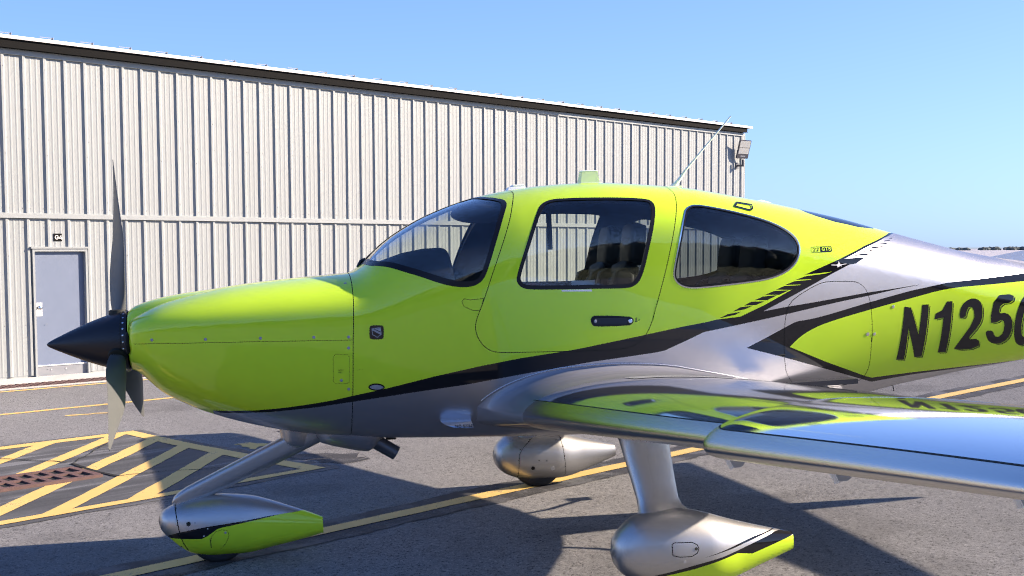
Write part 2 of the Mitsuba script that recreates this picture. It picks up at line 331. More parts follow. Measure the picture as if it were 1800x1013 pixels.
FD["bars"] = [[(2.921,1.294),(2.974,1.315),(3.06,1.325),(3.022,1.308)],[(3.006,1.328),(3.054,1.351),(3.136,1.356),(3.082,1.337)],[(3.076,1.359),(3.125,1.379),(3.213,1.378),(3.158,1.359)],[(3.147,1.387),(3.202,1.406),(3.297,1.409),(3.23,1.383)],[(3.213,1.415),(3.274,1.434),(3.377,1.434),(3.308,1.41)],[(3.286,1.441),(3.342,1.46),(3.458,1.461),(3.388,1.435)],[(3.348,1.466),(3.412,1.485),(3.54,1.489),(3.458,1.463)],[(3.418,1.492),(3.488,1.511),(3.624,1.52),(3.54,1.492)]]
FD["block_low"] = [(4.224,1.74),(4.131,1.72),(3.958,1.669),(3.857,1.634),(3.765,1.602),(3.927,1.607),(3.88,1.587),(3.848,1.571),(3.799,1.566),(3.677,1.518),(3.417,1.407),(3.203,1.319)]
FD["sbars"] = [[(3.831,1.617),(3.866,1.626),(3.984,1.631),(3.939,1.619)],[(3.896,1.636),(3.933,1.646),(4.049,1.654),(4.009,1.645)],[(3.964,1.657),(3.993,1.666),(4.101,1.67),(4.054,1.66)],[(4.038,1.679),(4.057,1.685),(4.142,1.688),(4.114,1.681)],[(4.1,1.698),(4.123,1.703),(4.176,1.705),(4.154,1.699)],[(4.167,1.713),(4.182,1.718),(4.206,1.718),(4.193,1.713)]]
FD["spear_up"] = [(3.203,1.319),(3.36,1.337),(3.57,1.356),(3.942,1.394),(3.939,1.39),(4.07,1.403),(4.309,1.423)]
FD["spear_low"] = [(4.309,1.421),(4.136,1.402),(3.94,1.368),(3.942,1.374),(3.748,1.35),(3.57,1.325),(3.356,1.293)]
FD["stripe_low"] = [(3.356,1.293),(3.008,1.244),(2.828,1.219),(2.716,1.173),(2.59,1.124),(2.524,1.115),(2.153,1.083),(1.8,1.04),(1.443,.993),(1.093,.961),(.814,.932),(.607,.909),(.502,.902),(.356,.892),(.23,.891),(.081,.891)]
FD["arrow_out"] = [(4.033,.83),(3.363,1.035),(3.106,1.109),(3.348,1.213),(3.43,1.248),(3.482,1.25),(3.601,1.264),(3.964,1.338),(4.242,1.388),(4.518,1.425),(4.823,1.438),(5.143,1.455)]
FD["arrow_in"] = [(4.035,.856),(3.981,.87),(3.668,.984),(3.395,1.096),(3.462,1.155),(3.551,1.199),(3.669,1.234),(3.966,1.292),(4.242,1.341),(4.523,1.392),(4.812,1.398),(5.119,1.408)]
FD["green2_bot"] = [(5.209,.891),(5.04,.886),(4.758,.879),(4.349,.868),(4.05,.858)]
FD["arrow_bot"] = [(5.23,.886),(5.045,.882),(4.766,.871),(4.357,.853),(4.049,.829)]
FD["top_black"] = [(3.62,.248),(3.684,.278),(3.79,.286),(3.913,.258),(3.975,.244),(4.107,.164)]
FD["split"] = [(-.352,1.311),(-.191,1.309),(.032,1.303),(.316,1.296),(.611,1.286),(.817,1.28)]
FD["firewall"] = [(.839,1.647),(.833,1.592),(.83,1.499),(.82,1.249),(.812,.969),(.809,.806)]
FD["roofline_front"] = [(1.805,.265),(1.712,.198),(1.622,.122)]
FD["screws"] = [(-.251,1.331),(.034,1.322),(.325,1.314),(.611,1.305),(.798,1.297),(.795,1.237),(.749,1.058),(.788,1.006),(.804,1.589)]
FD["access"] = [(.721,1.203),(.788,1.2),(.798,1.186),(.793,1.047),(.782,1.04),(.715,1.044),(.704,1.054),(.709,1.191)]
FD["vent"] = [(.893,1.013),(.905,1.027),(.941,1.033),(.978,1.02),(.988,1.006),(.973,.992),(.938,.988),(.905,.997)]
FD["logo"] = [(.913,1.346),(.923,1.356),(.981,1.353),(.991,1.342),(.988,1.285),(.978,1.275),(.92,1.278),(.91,1.289)]
FD["hinge"] = [(1.426,1.462),(1.437,1.477),(1.469,1.469),(1.546,1.473),(1.526,1.41),(1.487,1.409),(1.435,1.434)]
FD["handle"] = [(2.149,1.322),(2.155,1.341),(2.173,1.349),(2.372,1.334),(2.396,1.322),(2.401,1.307),(2.392,1.29),(2.372,1.281),(2.177,1.284),(2.157,1.296)]
FD["doorpost_scoop"] = [(2.544,1.419),(2.564,1.418),(2.58,1.403),(2.581,1.374),(2.569,1.331),(2.549,1.299),(2.511,1.298)]
FD["badge"] = [(3.534,1.682),(3.684,1.681),(3.682,1.648),(3.537,1.647)]
FD["badge_split"] = [(3.602,1.682),(3.602,1.648)]
FD["plane_logo"] = [(3.724,1.569)]
FD["placard"] = [(1.984,1.501),(2.157,1.496),(2.16,1.485),(1.987,1.492)]
FD["locks"] = [(3.941,1.139),(3.99,1.137),(4.117,1.297)]
FD["fairing"] = [(1.491,.794),(1.532,.856),(1.612,.922),(1.727,.98),(1.876,1.027),(2.027,1.052),(2.154,1.057),(2.283,1.057),(2.457,1.047),(2.636,1.028),(2.78,1.002),(2.715,1.01),(2.873,.976),(3.036,.939),(3.207,.895),(3.384,.854),(3.568,.819)]
FD["nostep"] = [(1.315,.769),(1.338,.776),(1.492,.768),(1.499,.723),(1.417,.726),(1.354,.745)]
FD["step_handle"] = [(3.042,1.933),(3.079,1.935),(3.116,1.959),(3.21,1.942),(3.198,1.92),(3.177,1.908)]
FD["N"] = [(4.183,.965),(4.203,1.29),(4.246,1.282),(4.319,1.099),(4.333,1.295),(4.376,1.295),(4.364,.972),(4.316,.973),(4.235,1.171),(4.235,.961)]
FD["1"] = [(4.485,.991),(4.494,1.213),(4.43,1.205),(4.434,1.235),(4.483,1.255),(4.515,1.306),(4.55,1.306),(4.539,.99)]
FD["2"] = [(4.599,.997),(4.615,1.031),(4.726,1.18),(4.715,1.26),(4.675,1.273),(4.656,1.24),(4.651,1.203),(4.608,1.201),(4.621,1.276),(4.681,1.316),(4.735,1.313),(4.773,1.279),(4.778,1.2),(4.756,1.144),(4.676,1.057),(4.773,1.057),(4.776,1.0)]
FD["5"] = [(4.817,1.106),(4.865,1.103),(4.88,1.068),(4.916,1.057),(4.95,1.087),(4.952,1.156),(4.926,1.178),(4.888,1.159),(4.837,1.16),(4.872,1.325),(5.017,1.329),(5.003,1.281),(4.911,1.275),(4.895,1.21),(4.958,1.213),(5.0,1.176),(5.007,1.107),(4.985,1.044),(4.926,1.016),(4.854,1.034),(4.823,1.077)]
FD["door"] = soft(FD["door"]); FD["split"] = soft(FD["split"], 1)
FD["arrow_in"] = FD["arrow_in"][:4] + soft(FD["arrow_in"][3:])[1:]; FD["arrow_out"] = FD["arrow_out"][:3] + soft(FD["arrow_out"][3:9]) + FD["arrow_out"][9:]
DOM = FUS.domain(-.406, 7.145)
win_scr = rounded(FD["windshield"][1:-1], 2)
ws = FD["windshield"]; win_scr = P(soft(ws))
door_win, rear_win = XZ(rounded(FD["door_window"])), XZ(rounded(FD["rear_window"]))
HOLES = unary_union([win_scr, door_win, rear_win])
def lines(l, w): return XZ(LineString(l).buffer(w / 2, cap_style="flat"))
door_poly = XZ(P([(1.835, 2.3)] + FD["door"] + [(2.77, 2.3)]))
bag_poly = XZ(rounded(sum([[p] for p in FD["baggage"] if p not in ((3.935, 1.085), (3.928, 1.135))], []), 1))
fire = XZ(P([(-.5, 0), (.806, 0), (.804, .816), (.809, .975), (.820, 1.249), (.835, 1.497), (.840, 1.647), (.842, 3), (-.5, 3)]))
splitl = [(-.5, 1.312)] + FD["split"] + [(.9, 1.279)]
upper_cowl = XZ(P(splitl + [(.9, 3), (-.5, 3)]))
GAP = unary_union([lines(FD["door"], .0042), lines([(1.835, 2.3), FD["door"][0]], .0042), lines([FD["door"][-1], (2.77, 2.3)], .0042), LineString(bag_poly.exterior.coords).buffer(.0019), lines(FD["split"], .0026),
    lines([(.842, 3), (.840, 1.647), (.838, 1.591), (.835, 1.497), (.820, 1.249), (.809, .975), (.804, .816), (.806, 0)], .0045), lines(FD["hinge"] + FD["hinge"][:1], .003),
    lines(FD["access"] + FD["access"][:1], .0018), LineString(FD["roofline_front"]).buffer(.003)])
# paint
low = [(.035, .80), (.041, .908), (.148, .905), (.294, .906), (.45, .916), (.605, .933), (.709, .947), (.808, .966), (1.001, .999), (1.262, 1.051), (1.525, 1.096), (1.75, 1.128), (2.06, 1.160), (2.447, 1.219), (2.684, 1.256), (2.84, 1.276), (2.909, 1.288)]
gap_low = FD["comb_gap_low"][1:]
green = XZ(unary_union([P([(-.6, .8)] + low + gap_low + FD["block_up"] + [(4.30, 1.752), (4.30, 3), (-.6, 3)]), P([(-.6, 0), (.035, 0), (.036, .9), (-.6, .9)])]))
stripe = P(low[1:] + gap_low + FD["block_up"] + [(4.30, 1.752), (4.31, 1.752)] + FD["block_low"] + FD["spear_up"][1:4] + FD["spear_up"][5:] + FD["spear_low"][:2] + FD["spear_low"][3:] + FD["stripe_low"][1:])
green2 = P(FD["arrow_in"] + [(5.6, 1.40), (6.4, 1.36), (7.1, 1.34), (7.1, 1.2), (6.2, 1.04), (5.6, .94)] + FD["green2_bot"])
arrow = P(FD["arrow_out"] + [(5.6, 1.45), (6.4, 1.41), (7.1, 1.39), (7.1, 1.17), (6.2, 1.015), (5.6, .93)] + FD["arrow_bot"])
black = XZ(unary_union([stripe, arrow.difference(green2)] + [P(b) for b in FD["bars"] + FD["sbars"]]))
black = unary_union([black, P([(3.60, 0)] + FD["top_black"] + [(4.19, 0)])])
green = unary_union([green, XZ(green2)]).difference(black)
silver = DOM.difference(unary_union([green, black]))
PAINT = (("green_paint", green), ("black_paint", black), ("silver_paint", silver))
skin = DOM.difference(unary_union([HOLES, GAP]))
A_ = "airplane__"
NOSE = shapely.intersection(fire, DOM)
def painted(key, region, side=(-1, 1), base="green_paint", names=None):
    for bs, reg in PAINT:
        r = shapely.intersection(region, reg)
        if r.area > 1e-5:
            addb(key if bs == base else key + "__" + {"green_paint": "lime_paint", "black_paint": "black_stripe", "silver_paint": "silver_paint"}[bs], FUS, r, bs, sides=side)
painted(A_ + "upper_cowling", skin.intersection(NOSE).intersection(upper_cowl))
painted(A_ + "lower_cowling", skin.intersection(NOSE).difference(upper_cowl))
body = skin.difference(unary_union([NOSE, door_poly, bag_poly]))
hinge_poly = XZ(P(FD["hinge"]))
painted(A_ + "fuselage", body.difference(hinge_poly).intersection(box(-1, -1, 2.3, 5)))
painted(A_ + "rear_fuselage", body.intersection(box(2.3, -1, 9, 5)))
for sd in (-1, 1): addb(A_ + "hinge_cover", FUS, body.intersection(hinge_poly), "green_paint", sides=(sd,))
for sd in (-1, 1):
    painted(A_ + ("door" if sd < 0 else "door_001"), skin.intersection(door_poly), (sd,))
    painted(A_ + ("baggage_door" if sd < 0 else "baggage_door_001"), skin.intersection(bag_poly).difference(NOSE), (sd,), "silver_paint")
addb(A_ + "fuselage__panel_gap", FUS, GAP.intersection(DOM).difference(HOLES).buffer(.0012), "gap_dark", -.0025)
_zr = K("-.41 1.472 -.402 1.488 -.38 1.505 -.31 1.531 -.21 1.554 -.07 1.574 .05 1.5855 .12 1.593"); _rr = []
for x in np.linspace(-.404, .12, 40):
    yy = np.linspace(-1, 1, 33) * (.20 + .14 * (x + .404) / .524); t_ = np.abs(yy / yy[-1]); _rr.append(np.stack([np.full(33, x), yy, float(_zr(x)) - .004 * (x > .1) - .030 * t_ ** 2 - .09 * t_ ** 4 * (1 - .75 * (x + .404) / .524)], -1))
add(A_ + "upper_cowling__nose_ridge", loft(_rr, close=False), "green_paint", True)
for sd in (-1, 1):
    _m = trimesh.creation.icosphere(3); _m.apply_scale([.02, .075, .062]); _m.apply_translation([-.392, sd * .285, 1.315]); add(A_ + "air_inlet", _m, "pit_black", True)
add(A_ + "upper_cowling__front_bulkhead", loft([FUS.surf(np.full(60, -.405), np.linspace(0, np.interp(-.405, FUS.x, FUS.W[:, -1]), 60)), FUS.surf(np.full(60, -.405), np.linspace(0, np.interp(-.405, FUS.x, FUS.W[:, -1]), 60)) * [1, -1, 1]], close=False), "gap_dark")
# windows
for nm, g, gl, both in (("windshield", win_scr, "glass_clear", True), ("door_window", door_win, "glass_clear", False), ("rear_window", rear_win, "glass_tint", False)):
    for sd in ((-1, 1),) if both else ((-1,), (1,)):
        s1 = sd[0] > 0
        kk = A_ + nm + ("_001" if s1 else "") if nm != "door_window" else A_ + ("door_001" if s1 else "door") + "__window"
        addb(kk, FUS, g, gl, -.003, sd)
        wd_ = {"windshield": .026, "door_window": .019, "rear_window": .012}[nm]
        ring = g.buffer(.003).difference(g.buffer(-wd_))
        ring = ring.difference(box(0, -1, 9, .0)) if both else ring
        if both: ring = g.buffer(.003).difference(unary_union([g, g.intersection(box(0, 0, 9, .3)).union(box(.96, -1, 1.55, .10))]).buffer(-wd_)).intersection(DOM)
        fk = kk + "_frame" if nm == "door_window" else kk + "__frame"
        addb(fk, FUS, ring, "rubber", .0012, sd)
        add(fk if False else kk + ("_seal" if nm == "door_window" else "__seal"), FUS.wall(g.buffer(-wd_ * .6), 0., -.032, sd), "rubber")
        if nm == "rear_window": addb(kk + "__trim", FUS, g.buffer(.005).difference(g.buffer(-.0025)), "chrome", .0022, sd)
# cabin lining behind the skin
cab = shapely.intersection(box(.93, 0, 3.95, 3), DOM).difference(unary_union([win_scr.buffer(-.012), door_win.buffer(-.012), rear_win.buffer(-.008)]))
m = FUS.mesh(cab, -.032, (-1,)); add(A_ + "cabin_lining", m[:2], "headliner", normals=-m[2])
cab = shapely.intersection(box(.93, 0, 3.95, 3), DOM).difference(unary_union([win_scr.buffer(-.02), door_win.buffer(-.030), rear_win.buffer(-.02)]))
m = FUS.mesh(cab, -.034, (1,)); add(A_ + "cabin_lining", m[:2], "headliner", normals=-m[2])

# cabin: floor, bulkheads, glareshield, seats
def slab(x, z0, z1, inset=.035):
    zz = np.linspace(z0, z1, 24); y = np.maximum(FUS.yz(np.full(24, x), zz) - inset, .02)
    r = np.concatenate([np.stack([np.full(24, x), -y, zz], -1), np.stack([np.full(24, x), y, zz], -1)[::-1]])
    return loft([r, r + [.02, 0, 0]], caps=True)
add(A_ + "cabin_floor", bx((2.45, 0, .86), (2.8, .84, .03)), "interior_dark")
add(A_ + "rear_bulkhead", slab(3.93, .80, 1.80), "interior_dark")
add(A_ + "firewall", slab(.95, .80, 1.64), "interior_dark")
gl = []
for x, zt, hw in ((.985, 1.675, .26), (1.05, 1.712, .36), (1.17, 1.750, .44), (1.29, 1.770, .47), (1.385, 1.772, .48), (1.403, 1.768, .48), (1.403, 1.72, .48), (1.411, 1.67, .48), (1.43, 1.63, .49), (1.47, 1.57, .50), (1.52, 1.46, .50), (1.58, 1.36, .50), (1.60, 1.20, .48)):
    yy = np.sin(np.linspace(-np.pi / 2, np.pi / 2, 25)); hwm = min(hw + .06, max(min(float(FUS.yz(x, zt - q_)[0]) for q_ in (0.08, .16, .25, .34)) - .05, .2))
    gl.append(np.stack([np.full(25, x), yy * hwm, zt - .34 * (1 - (1 - np.abs(yy) ** 2.6) ** (1 / 2.6))], -1))
add(A_ + "instrument_panel", loft(gl, close=False), "interior_dark", smooth=40)
def seat(key, y0, x0, dark="leather", dz=0.):
    """bucket seat: cushion, back with side bolsters and a headrest"""
    parts = []
    def pad(cx, cz, length, width, thick, tilt, key2, bs):
        u, v = np.linspace(0, 2 * np.pi, 40, endpoint=False), np.linspace(-1, 1, 15)
        rings = []
        for q in v:
            k = (1 - abs(q) ** 4) ** .25 if abs(q) < 1 else 0.0
            rings.append(np.stack([np.sign(np.cos(u)) * np.abs(np.cos(u)) ** .5 * thick / 2 * (.35 + .65 * k) * (1 if k else 0), np.sign(np.sin(u)) * np.abs(np.sin(u)) ** .45 * width / 2 * k, np.full(40, q * length / 2)], -1))
        r_ = np.array(rings); c, s = math.cos(tilt), math.sin(tilt)
        x, z = r_[..., 0] * c + r_[..., 2] * s, -r_[..., 0] * s + r_[..., 2] * c
        add(key2, loft(np.stack([x + cx, r_[..., 1] + y0, z + cz + dz], -1), caps=True), bs, smooth=50)
    pad(x0 - .12, 1.10, .52, .46, .15, math.radians(82), key, dark)
    pad(x0 + .20, 1.40, .66, .44, .10, math.radians(13), key + "__back", dark)
    pad(x0 + .165, 1.38, .52, .25, .10, math.radians(13), key + "__back_panel", "leather_grey")
    for sy in (-1, 1):
        yk = y0; y0 += sy * .175
        pad(x0 + .15, 1.40, .56, .10, .13, math.radians(13), key + "__bolster", dark); y0 = yk
    pad(x0 + .315, 1.80, .27, .27, .10, math.radians(9), key + "__headrest", dark)
seat(A_ + "front_seat", -.27, 2.20, dz=-.06); seat(A_ + "front_seat_001", .27, 2.20, dz=-.06)
seat(A_ + "rear_seat", -.19, 2.98, dz=-.16); seat(A_ + "rear_seat_001", .19, 2.98, dz=-.16)
_m = trimesh.creation.icosphere(3); _m.apply_scale([.175, .40, .062]); _m.apply_translation([1.655, 0, 1.972]); add(A_ + "headliner_visor", _m, "interior_dark", True)
add(A_ + "grab_strap", bx((2.005, -.30, 1.875), (.030, .006, .29)), "interior_dark")
add(A_ + "door__sill_placard", bx((2.12, -.60, 1.535), (.135, .004, .026)), "decal_grey")
add(A_ + "door__sill_tag", bx((1.84, -.585, 1.53), (.07, .004, .03)), "red_brown")

# details on the skin
def on(x, z, off=0., sd=-1):
    p, n = FUS.point(np.atleast_1d(x), FUS.w_of(x, z)); return (p[0] + n[0] * off) * [1, sd, 1], n[0] * [1, sd, 1]
def disc(x, z, r, h=.003, sd=-1, n=14):
    p, nn = on(x, z, 0, sd); return tube([p - nn * .004, p + nn * h * .8, p + nn * h], [r, r, r * .8], n)
def decal(key, g, bs, off=.0016, sd=(-1,), **kw): return addb(key, FUS, XZ(g), bs, off, sd, d=.02, **kw)
def text_on(key, s_, h, x, z, bs, off=.0022, slant=0., x1=None, bold=True):
    """flat lettering on the port side: from x to x1, capitals h tall, base line at z"""
    t = meshkit.text_mesh(s_, h, depth=.0004, bold=bold); v = np.array(t.vertices); a, b = v[:, 0].min(), v[:, 0].max()
    X_ = x + (v[:, 0] - a) * ((x1 - x) / (b - a) if x1 else 1.) + v[:, 1] * slant; Z_ = z + v[:, 1] - v[:, 1].min()
    p, n = FUS.point(X_, FUS.w_of(X_, Z_)); add(key, (((p + n * (off + v[:, 2:3])) * [1, -1, 1]), np.array(t.faces)[:, ::-1]), bs)
for i, (x, z) in enumerate(FD["screws"]): add(A_ + ("upper_cowling" if z > 1.29 else "lower_cowling") + "__fastener", disc(x, z, .0085, .002), "decal_grey", smooth=40)
ve = rounded(FD["vent"]); decal(A_ + "fuselage__vent_frame", ve, "rubber"); decal(A_ + "fuselage__vent", ve.buffer(-.007), "decal_grey", .003)
lg = rounded(FD["logo"], 2); decal(A_ + "fuselage__badge", lg, "black_paint", .002)
cx, cz = lg.centroid.x, lg.centroid.y; r = .026
shield = P([(cx - r, cz + r * .9), (cx + r * .9, cz + r), (cx + r, cz - r * .5), (cx + r * .1, cz - r * 1.15), (cx - r * .95, cz - r * .45)])
em = unary_union([shield.difference(shield.buffer(-.0035)), shield.intersection(LineString([(cx - r * 1.2, cz + r * .85), (cx + r * 1.2, cz - r * .55)]).buffer(.005)), shield.intersection(P([(cx - r * .4, cz + r * .8), (cx + r * .8, cz + r * .8), (cx + r * .8, cz + r * .1)]))])
decal(A_ + "fuselage__badge_emblem", em, "decal_grey", .0035)
hd = rounded(FD["handle"], 1); decal(A_ + "door__handle_recess", hd, "rubber", .002)
hcx = [2.185, 2.345]
hb = LineString([(2.18, 1.317), (2.345, 1.311)]).buffer(.019); decal(A_ + "door__handle", hb, "black_paint", .009)
add(A_ + "door__lock", disc(2.378, 1.309, .0125, .014), "chrome", smooth=40)
add(A_ + "door__handle_emblem", disc(2.175, 1.317, .009, .012), "decal_grey", smooth=40)
text_on(A_ + "door__marking", "I-", .022, 2.409, 1.300, "black_paint")
sc = rounded(FD["doorpost_scoop"], 1); decal(A_ + "fuselage__step_recess", sc, "green_paint", .006)
pk = P(FD["placard"]); decal(A_ + "door__placard", pk, "decal_white"); 
text_on(A_ + "door__placard_text", "-- --- -- --- ----", .004, FD["placard"][0][0] + .006, FD["placard"][3][1] + .004, "decal_grey", x1=FD["placard"][1][0] - .006)
bd = P(FD["badge"]).buffer(-.007).buffer(.007); sp = FD["badge_split"]
decal(A_ + "fuselage__type_badge", unary_union([bd.difference(bd.buffer(-.0022)), bd.intersection(P([sp[0], (4, sp[0][1] + .02), (4, sp[1][1] - .02), sp[1]]))]), "black_paint")
_b = [p[0] for p in FD["badge"]]; _zb = (FD["badge"][2][1] + FD["badge"][3][1]) / 2; _sx = FD["badge_split"][0][0]
text_on(A_ + "fuselage__type_badge_text", "22", .020, min(_b) + .016, _zb + .0075, "black_paint", x1=_sx - .012, bold=False)
text_on(A_ + "fuselage__type_badge_text", "GTS", .020, _sx + .007, _zb + .0075, "green_paint", .004, x1=max(_b) - .009)
px_, pz_ = FD["plane_logo"][0]
def PL(l): return P([(px_ + a * .055, pz_ + b * .036) for a, b in l] )
decal(A_ + "fuselage__aircraft_silhouette", unary_union([PL([(0, .62), (.12, .2), (.25, .02), (.2, -.25), (-.2, -.25), (-.25, .02), (-.12, .2)]), PL([(-1, .08), (-.3, .05), (.3, .06), (1, .14), (1, .05), (.3, -.08), (-.3, -.1), (-1, -.02)]), PL([(-.25, -.1), (-.1, -.1), (-.18, -.5)]), PL([(.22, -.1), (.4, -.45), (.32, -.05)]), PL([(-.06, -.2), (.06, -.2), (0, -.45)])]), "decal_white", .003)
for (x, z), r in zip(FD["locks"], (.012, .010, .010)): add(A_ + "baggage_door__lock", disc(x, z, r, .004), "chrome", smooth=40)
_q = np.array([(1.306, -.415, .775), (1.480, -.415, .771), (1.482, -.462, .740), (1.375, -.462, .746), (1.330, -.452, .761)])
add(A_ + "fuselage__step_fairing", trimesh.convex.convex_hull(np.vstack([_q, _q * [1, 0, 1] + [0, -.30, .005], [[1.482, -.30, .80], [1.302, -.30, .80]]])), "wing_silver")
_t = meshkit.text_mesh("NO STEP", .019, depth=.0004, bold=True); _v = np.array(_t.vertices); _d = np.array([0, .047, .041]) / .0624; _n = np.array([0, -.041, .047]) / .0624
add(A_ + "fuselage__no_step_text", (np.array([1.377, -.4585, .7440]) + _v[:, :1] * .95 * [1, 0, -.03] + _v[:, 1:2] * _d + (_v[:, 2:] + .0055) * _n, np.array(_t.faces)), "black_paint")
sh = LineString(FD["step_handle"][1:] + FD["step_handle"][1:2]); decal(A_ + "fuselage__roof_handle", sh.buffer(.0045), "rubber", .006)
for k_, t_, z_ in (("lower_cowling__notice_text", "====", 1.115), ("lower_cowling__notice_text", "===", 1.103)): text_on(A_ + k_, t_, .008, .735, z_, "gap_dark")
text_on(A_ + "fuselage__notice_text", "----------", .006, .825, 1.112, "gap_dark")
# registration
def gl_g():
    o = shapely.affinity.scale(Point(5.125, .555 * 0 + 1.165).buffer(1, 32), .095, .165); i_ = shapely.affinity.scale(Point(5.125, 1.165).buffer(1, 32), .048, .115)
    g = o.difference(i_).difference(box(5.125, 1.185, 5.3, 1.24)); g = unary_union([g, box(5.13, 1.13, 5.215, 1.17)])
    return shapely.affinity.skew(g, xs=8, origin=(5.125, 1.165))
for k_ in ("N", "1", "2", "5", "G"):
    g = gl_g() if k_ == "G" else P(FD[k_])
    if k_ in "25": g = rounded(FD[k_], 1)
    decal(A_ + "fuselage__registration_letter", g.buffer(.003), "black_paint", .0016)
    e = shapely.affinity.translate(g, .0135, -.010)
    decal(A_ + "fuselage__registration_outline", e.difference(shapely.affinity.translate(g, .0075, -.0055)).difference(g.buffer(.0065)), "black_paint", .0016)

# antennas and roof fittings
def fin_block(key, pts, hw, bs, taper=.7):
    a = np.array(pts, float); lo, up = a[:2], a[2:]
    add(key, trimesh.convex.convex_hull(np.array([[x, s * hw, z] for x, z in lo for s in (-1, 1)] + [[x, s * hw * taper, z] for x, z in up for s in (-1, 1)])), bs)
fin_block(A_ + "puck_antenna", [(1.81, 2.09), (1.925, 2.105), (1.925, 2.122), (1.83, 2.118)], .06, "antenna_white")
add(A_ + "puck_antenna__cap", bx((1.885, 0, 2.124), (.075, .09, .012), .005), "antenna_white")
fin_block(A_ + "beacon_antenna", [(2.268, 2.118), (2.386, 2.118), (2.378, 2.195), (2.280, 2.192)], .05, "antenna_green", .8)
add(A_ + "beacon_antenna__cap", bx((2.329, 0, 2.1985), (.10, .082, .010), .004), "antenna_white")
add(A_ + "beacon_antenna__foot", bx((2.33, 0, 2.122), (.14, .11, .012), .005), "antenna_green")
wh = [(2.862, 2.085), (2.90, 2.125), (2.95, 2.19), (3.255, 2.515)]
add(A_ + "whip_antenna", tube([(x, 0, z) for x, z in wh], [.020, .012, .007, .004], 10), "antenna_white", smooth=True)
add(A_ + "whip_antenna__foot", bx((2.865, 0, 2.084), (.11, .07, .02), .008), "antenna_green")
fin_block(A_ + "marker_antenna", [(3.38, 1.985), (3.50, 1.96), (3.49, 1.972), (3.43, 1.990)], .03, "antenna_white")
add(A_ + "static_port", tube([(.905, -.02, 1.675), (.925, -.02, 1.712), (.95, -.02, 1.72)], .012, 8), "rubber")
add(A_ + "belly_antenna", tube([(4.29, 0, .79), (4.30, 0, .745), (4.30, 0, .735)], [.003, .003, .006], 8), "gap_dark")

BD = {}
BD["np_black_up"] = [(-0.287,0.176),(-0.203,0.204),(-0.118,0.22),(-0.035,0.232),(0.131,0.245),(0.298,0.259),(0.469,0.262)]
BD["np_black_lo"] = [(0.486,0.261),(0.383,0.261),(0.214,0.243),(0.047,0.221),(0.022,0.215),(-0.038,0.176),(-0.068,0.163),(-0.163,0.167),(-0.232,0.169),(-0.283,0.167)]
BD["np_seam"] = [(-0.213,0.355),(-0.202,0.29),(-0.19,0.206),(-0.174,0.141),(-0.157,0.105)]
BD["np_plug"] = [(-0.137,0.255),(-0.1,0.259),(-0.031,0.222),(-0.055,0.18),(0.066,0.191)]
BD["np_door"] = [(-0.02,0.134),(-0.014,0.17),(0.009,0.199),(0.046,0.209),(0.079,0.201),(0.085,0.17),(0.066,0.127),(0.03,0.086)]
BD["mp_black_up"] = [(2.132,0.143),(2.317,0.181),(2.471,0.208),(2.556,0.228),(2.67,0.258),(2.773,0.285),(2.834,0.288)]
BD["mp_black_lo"] = [(2.86,0.255),(2.726,0.222),(2.632,0.199),(2.547,0.213),(2.318,0.162),(2.188,0.14)]
BD["mp_line"] = [(2.365,0.213),(2.523,0.24),(2.673,0.275),(2.788,0.298),(2.774,0.298),(2.648,0.28),(2.506,0.245)]
BD["mp_access"] = [(2.206,0.291),(2.218,0.298),(2.306,0.293),(2.331,0.28),(2.339,0.26),(2.329,0.24),(2.302,0.226),(2.243,0.228),(2.207,0.238)]
BD["mp_screw"] = [(2.266,0.202),(2.325,0.261)]
BD["fp_seam1"] = [(2.228,0.385),(2.148,0.313),(2.115,0.262),(2.111,0.186),(2.11,0.088)]
BD["fp_seam2"] = [(2.433,0.368),(2.445,0.292),(2.456,0.194),(2.463,0.075)]
BD["fp_hole"] = [(2.213,0.156),(2.363,0.143),(2.259,0.211),(2.316,0.206)]
# ------------------------------------------------------------------ spinner and propeller
AX = 1.313
def lathe_x(prof, n=48):
    a = np.arange(n) * 2 * np.pi / n
    return loft([np.stack([np.full(n, x), r * np.cos(a), AX + r * np.sin(a)], -1) for x, r in prof])
sp = K("-.867 0 -.860 .010 -.84 .022 -.78 .051 -.716 .080 -.64 .112 -.56 .141 -.518 .154 -.47 .166 -.43 .173 -.415 .174")
xs = np.concatenate([np.linspace(-.867, -.84, 6), np.linspace(-.83, -.415, 40)])
add(A_ + "spinner", lathe_x([(x, max(float(sp(x)), .0005)) for x in xs] + [(-.412, .170), (-.412, .02)]), "spinner_black", smooth=40)
add(A_ + "spinner__back_plate", lathe_x([(-.4485, .1715), (-.4475, .1735), (-.4465, .1735), (-.4455, .1715)]), "gap_dark", smooth=40)
rv = []
for k in range(28):
    a = k * 2 * math.pi / 28; r = float(sp(-.432)); c = np.array([-.432, r * math.cos(a), AX + r * math.sin(a)]); nr = np.array([-.12, math.cos(a), math.sin(a)])
    rv.append(tube([c - nr * .003, c + nr * .0018, c + nr * .003], [.0052, .0052, .003], 8))
add(A_ + "spinner__rivet", cat(rv), "chrome", smooth=40, kind="stuff")
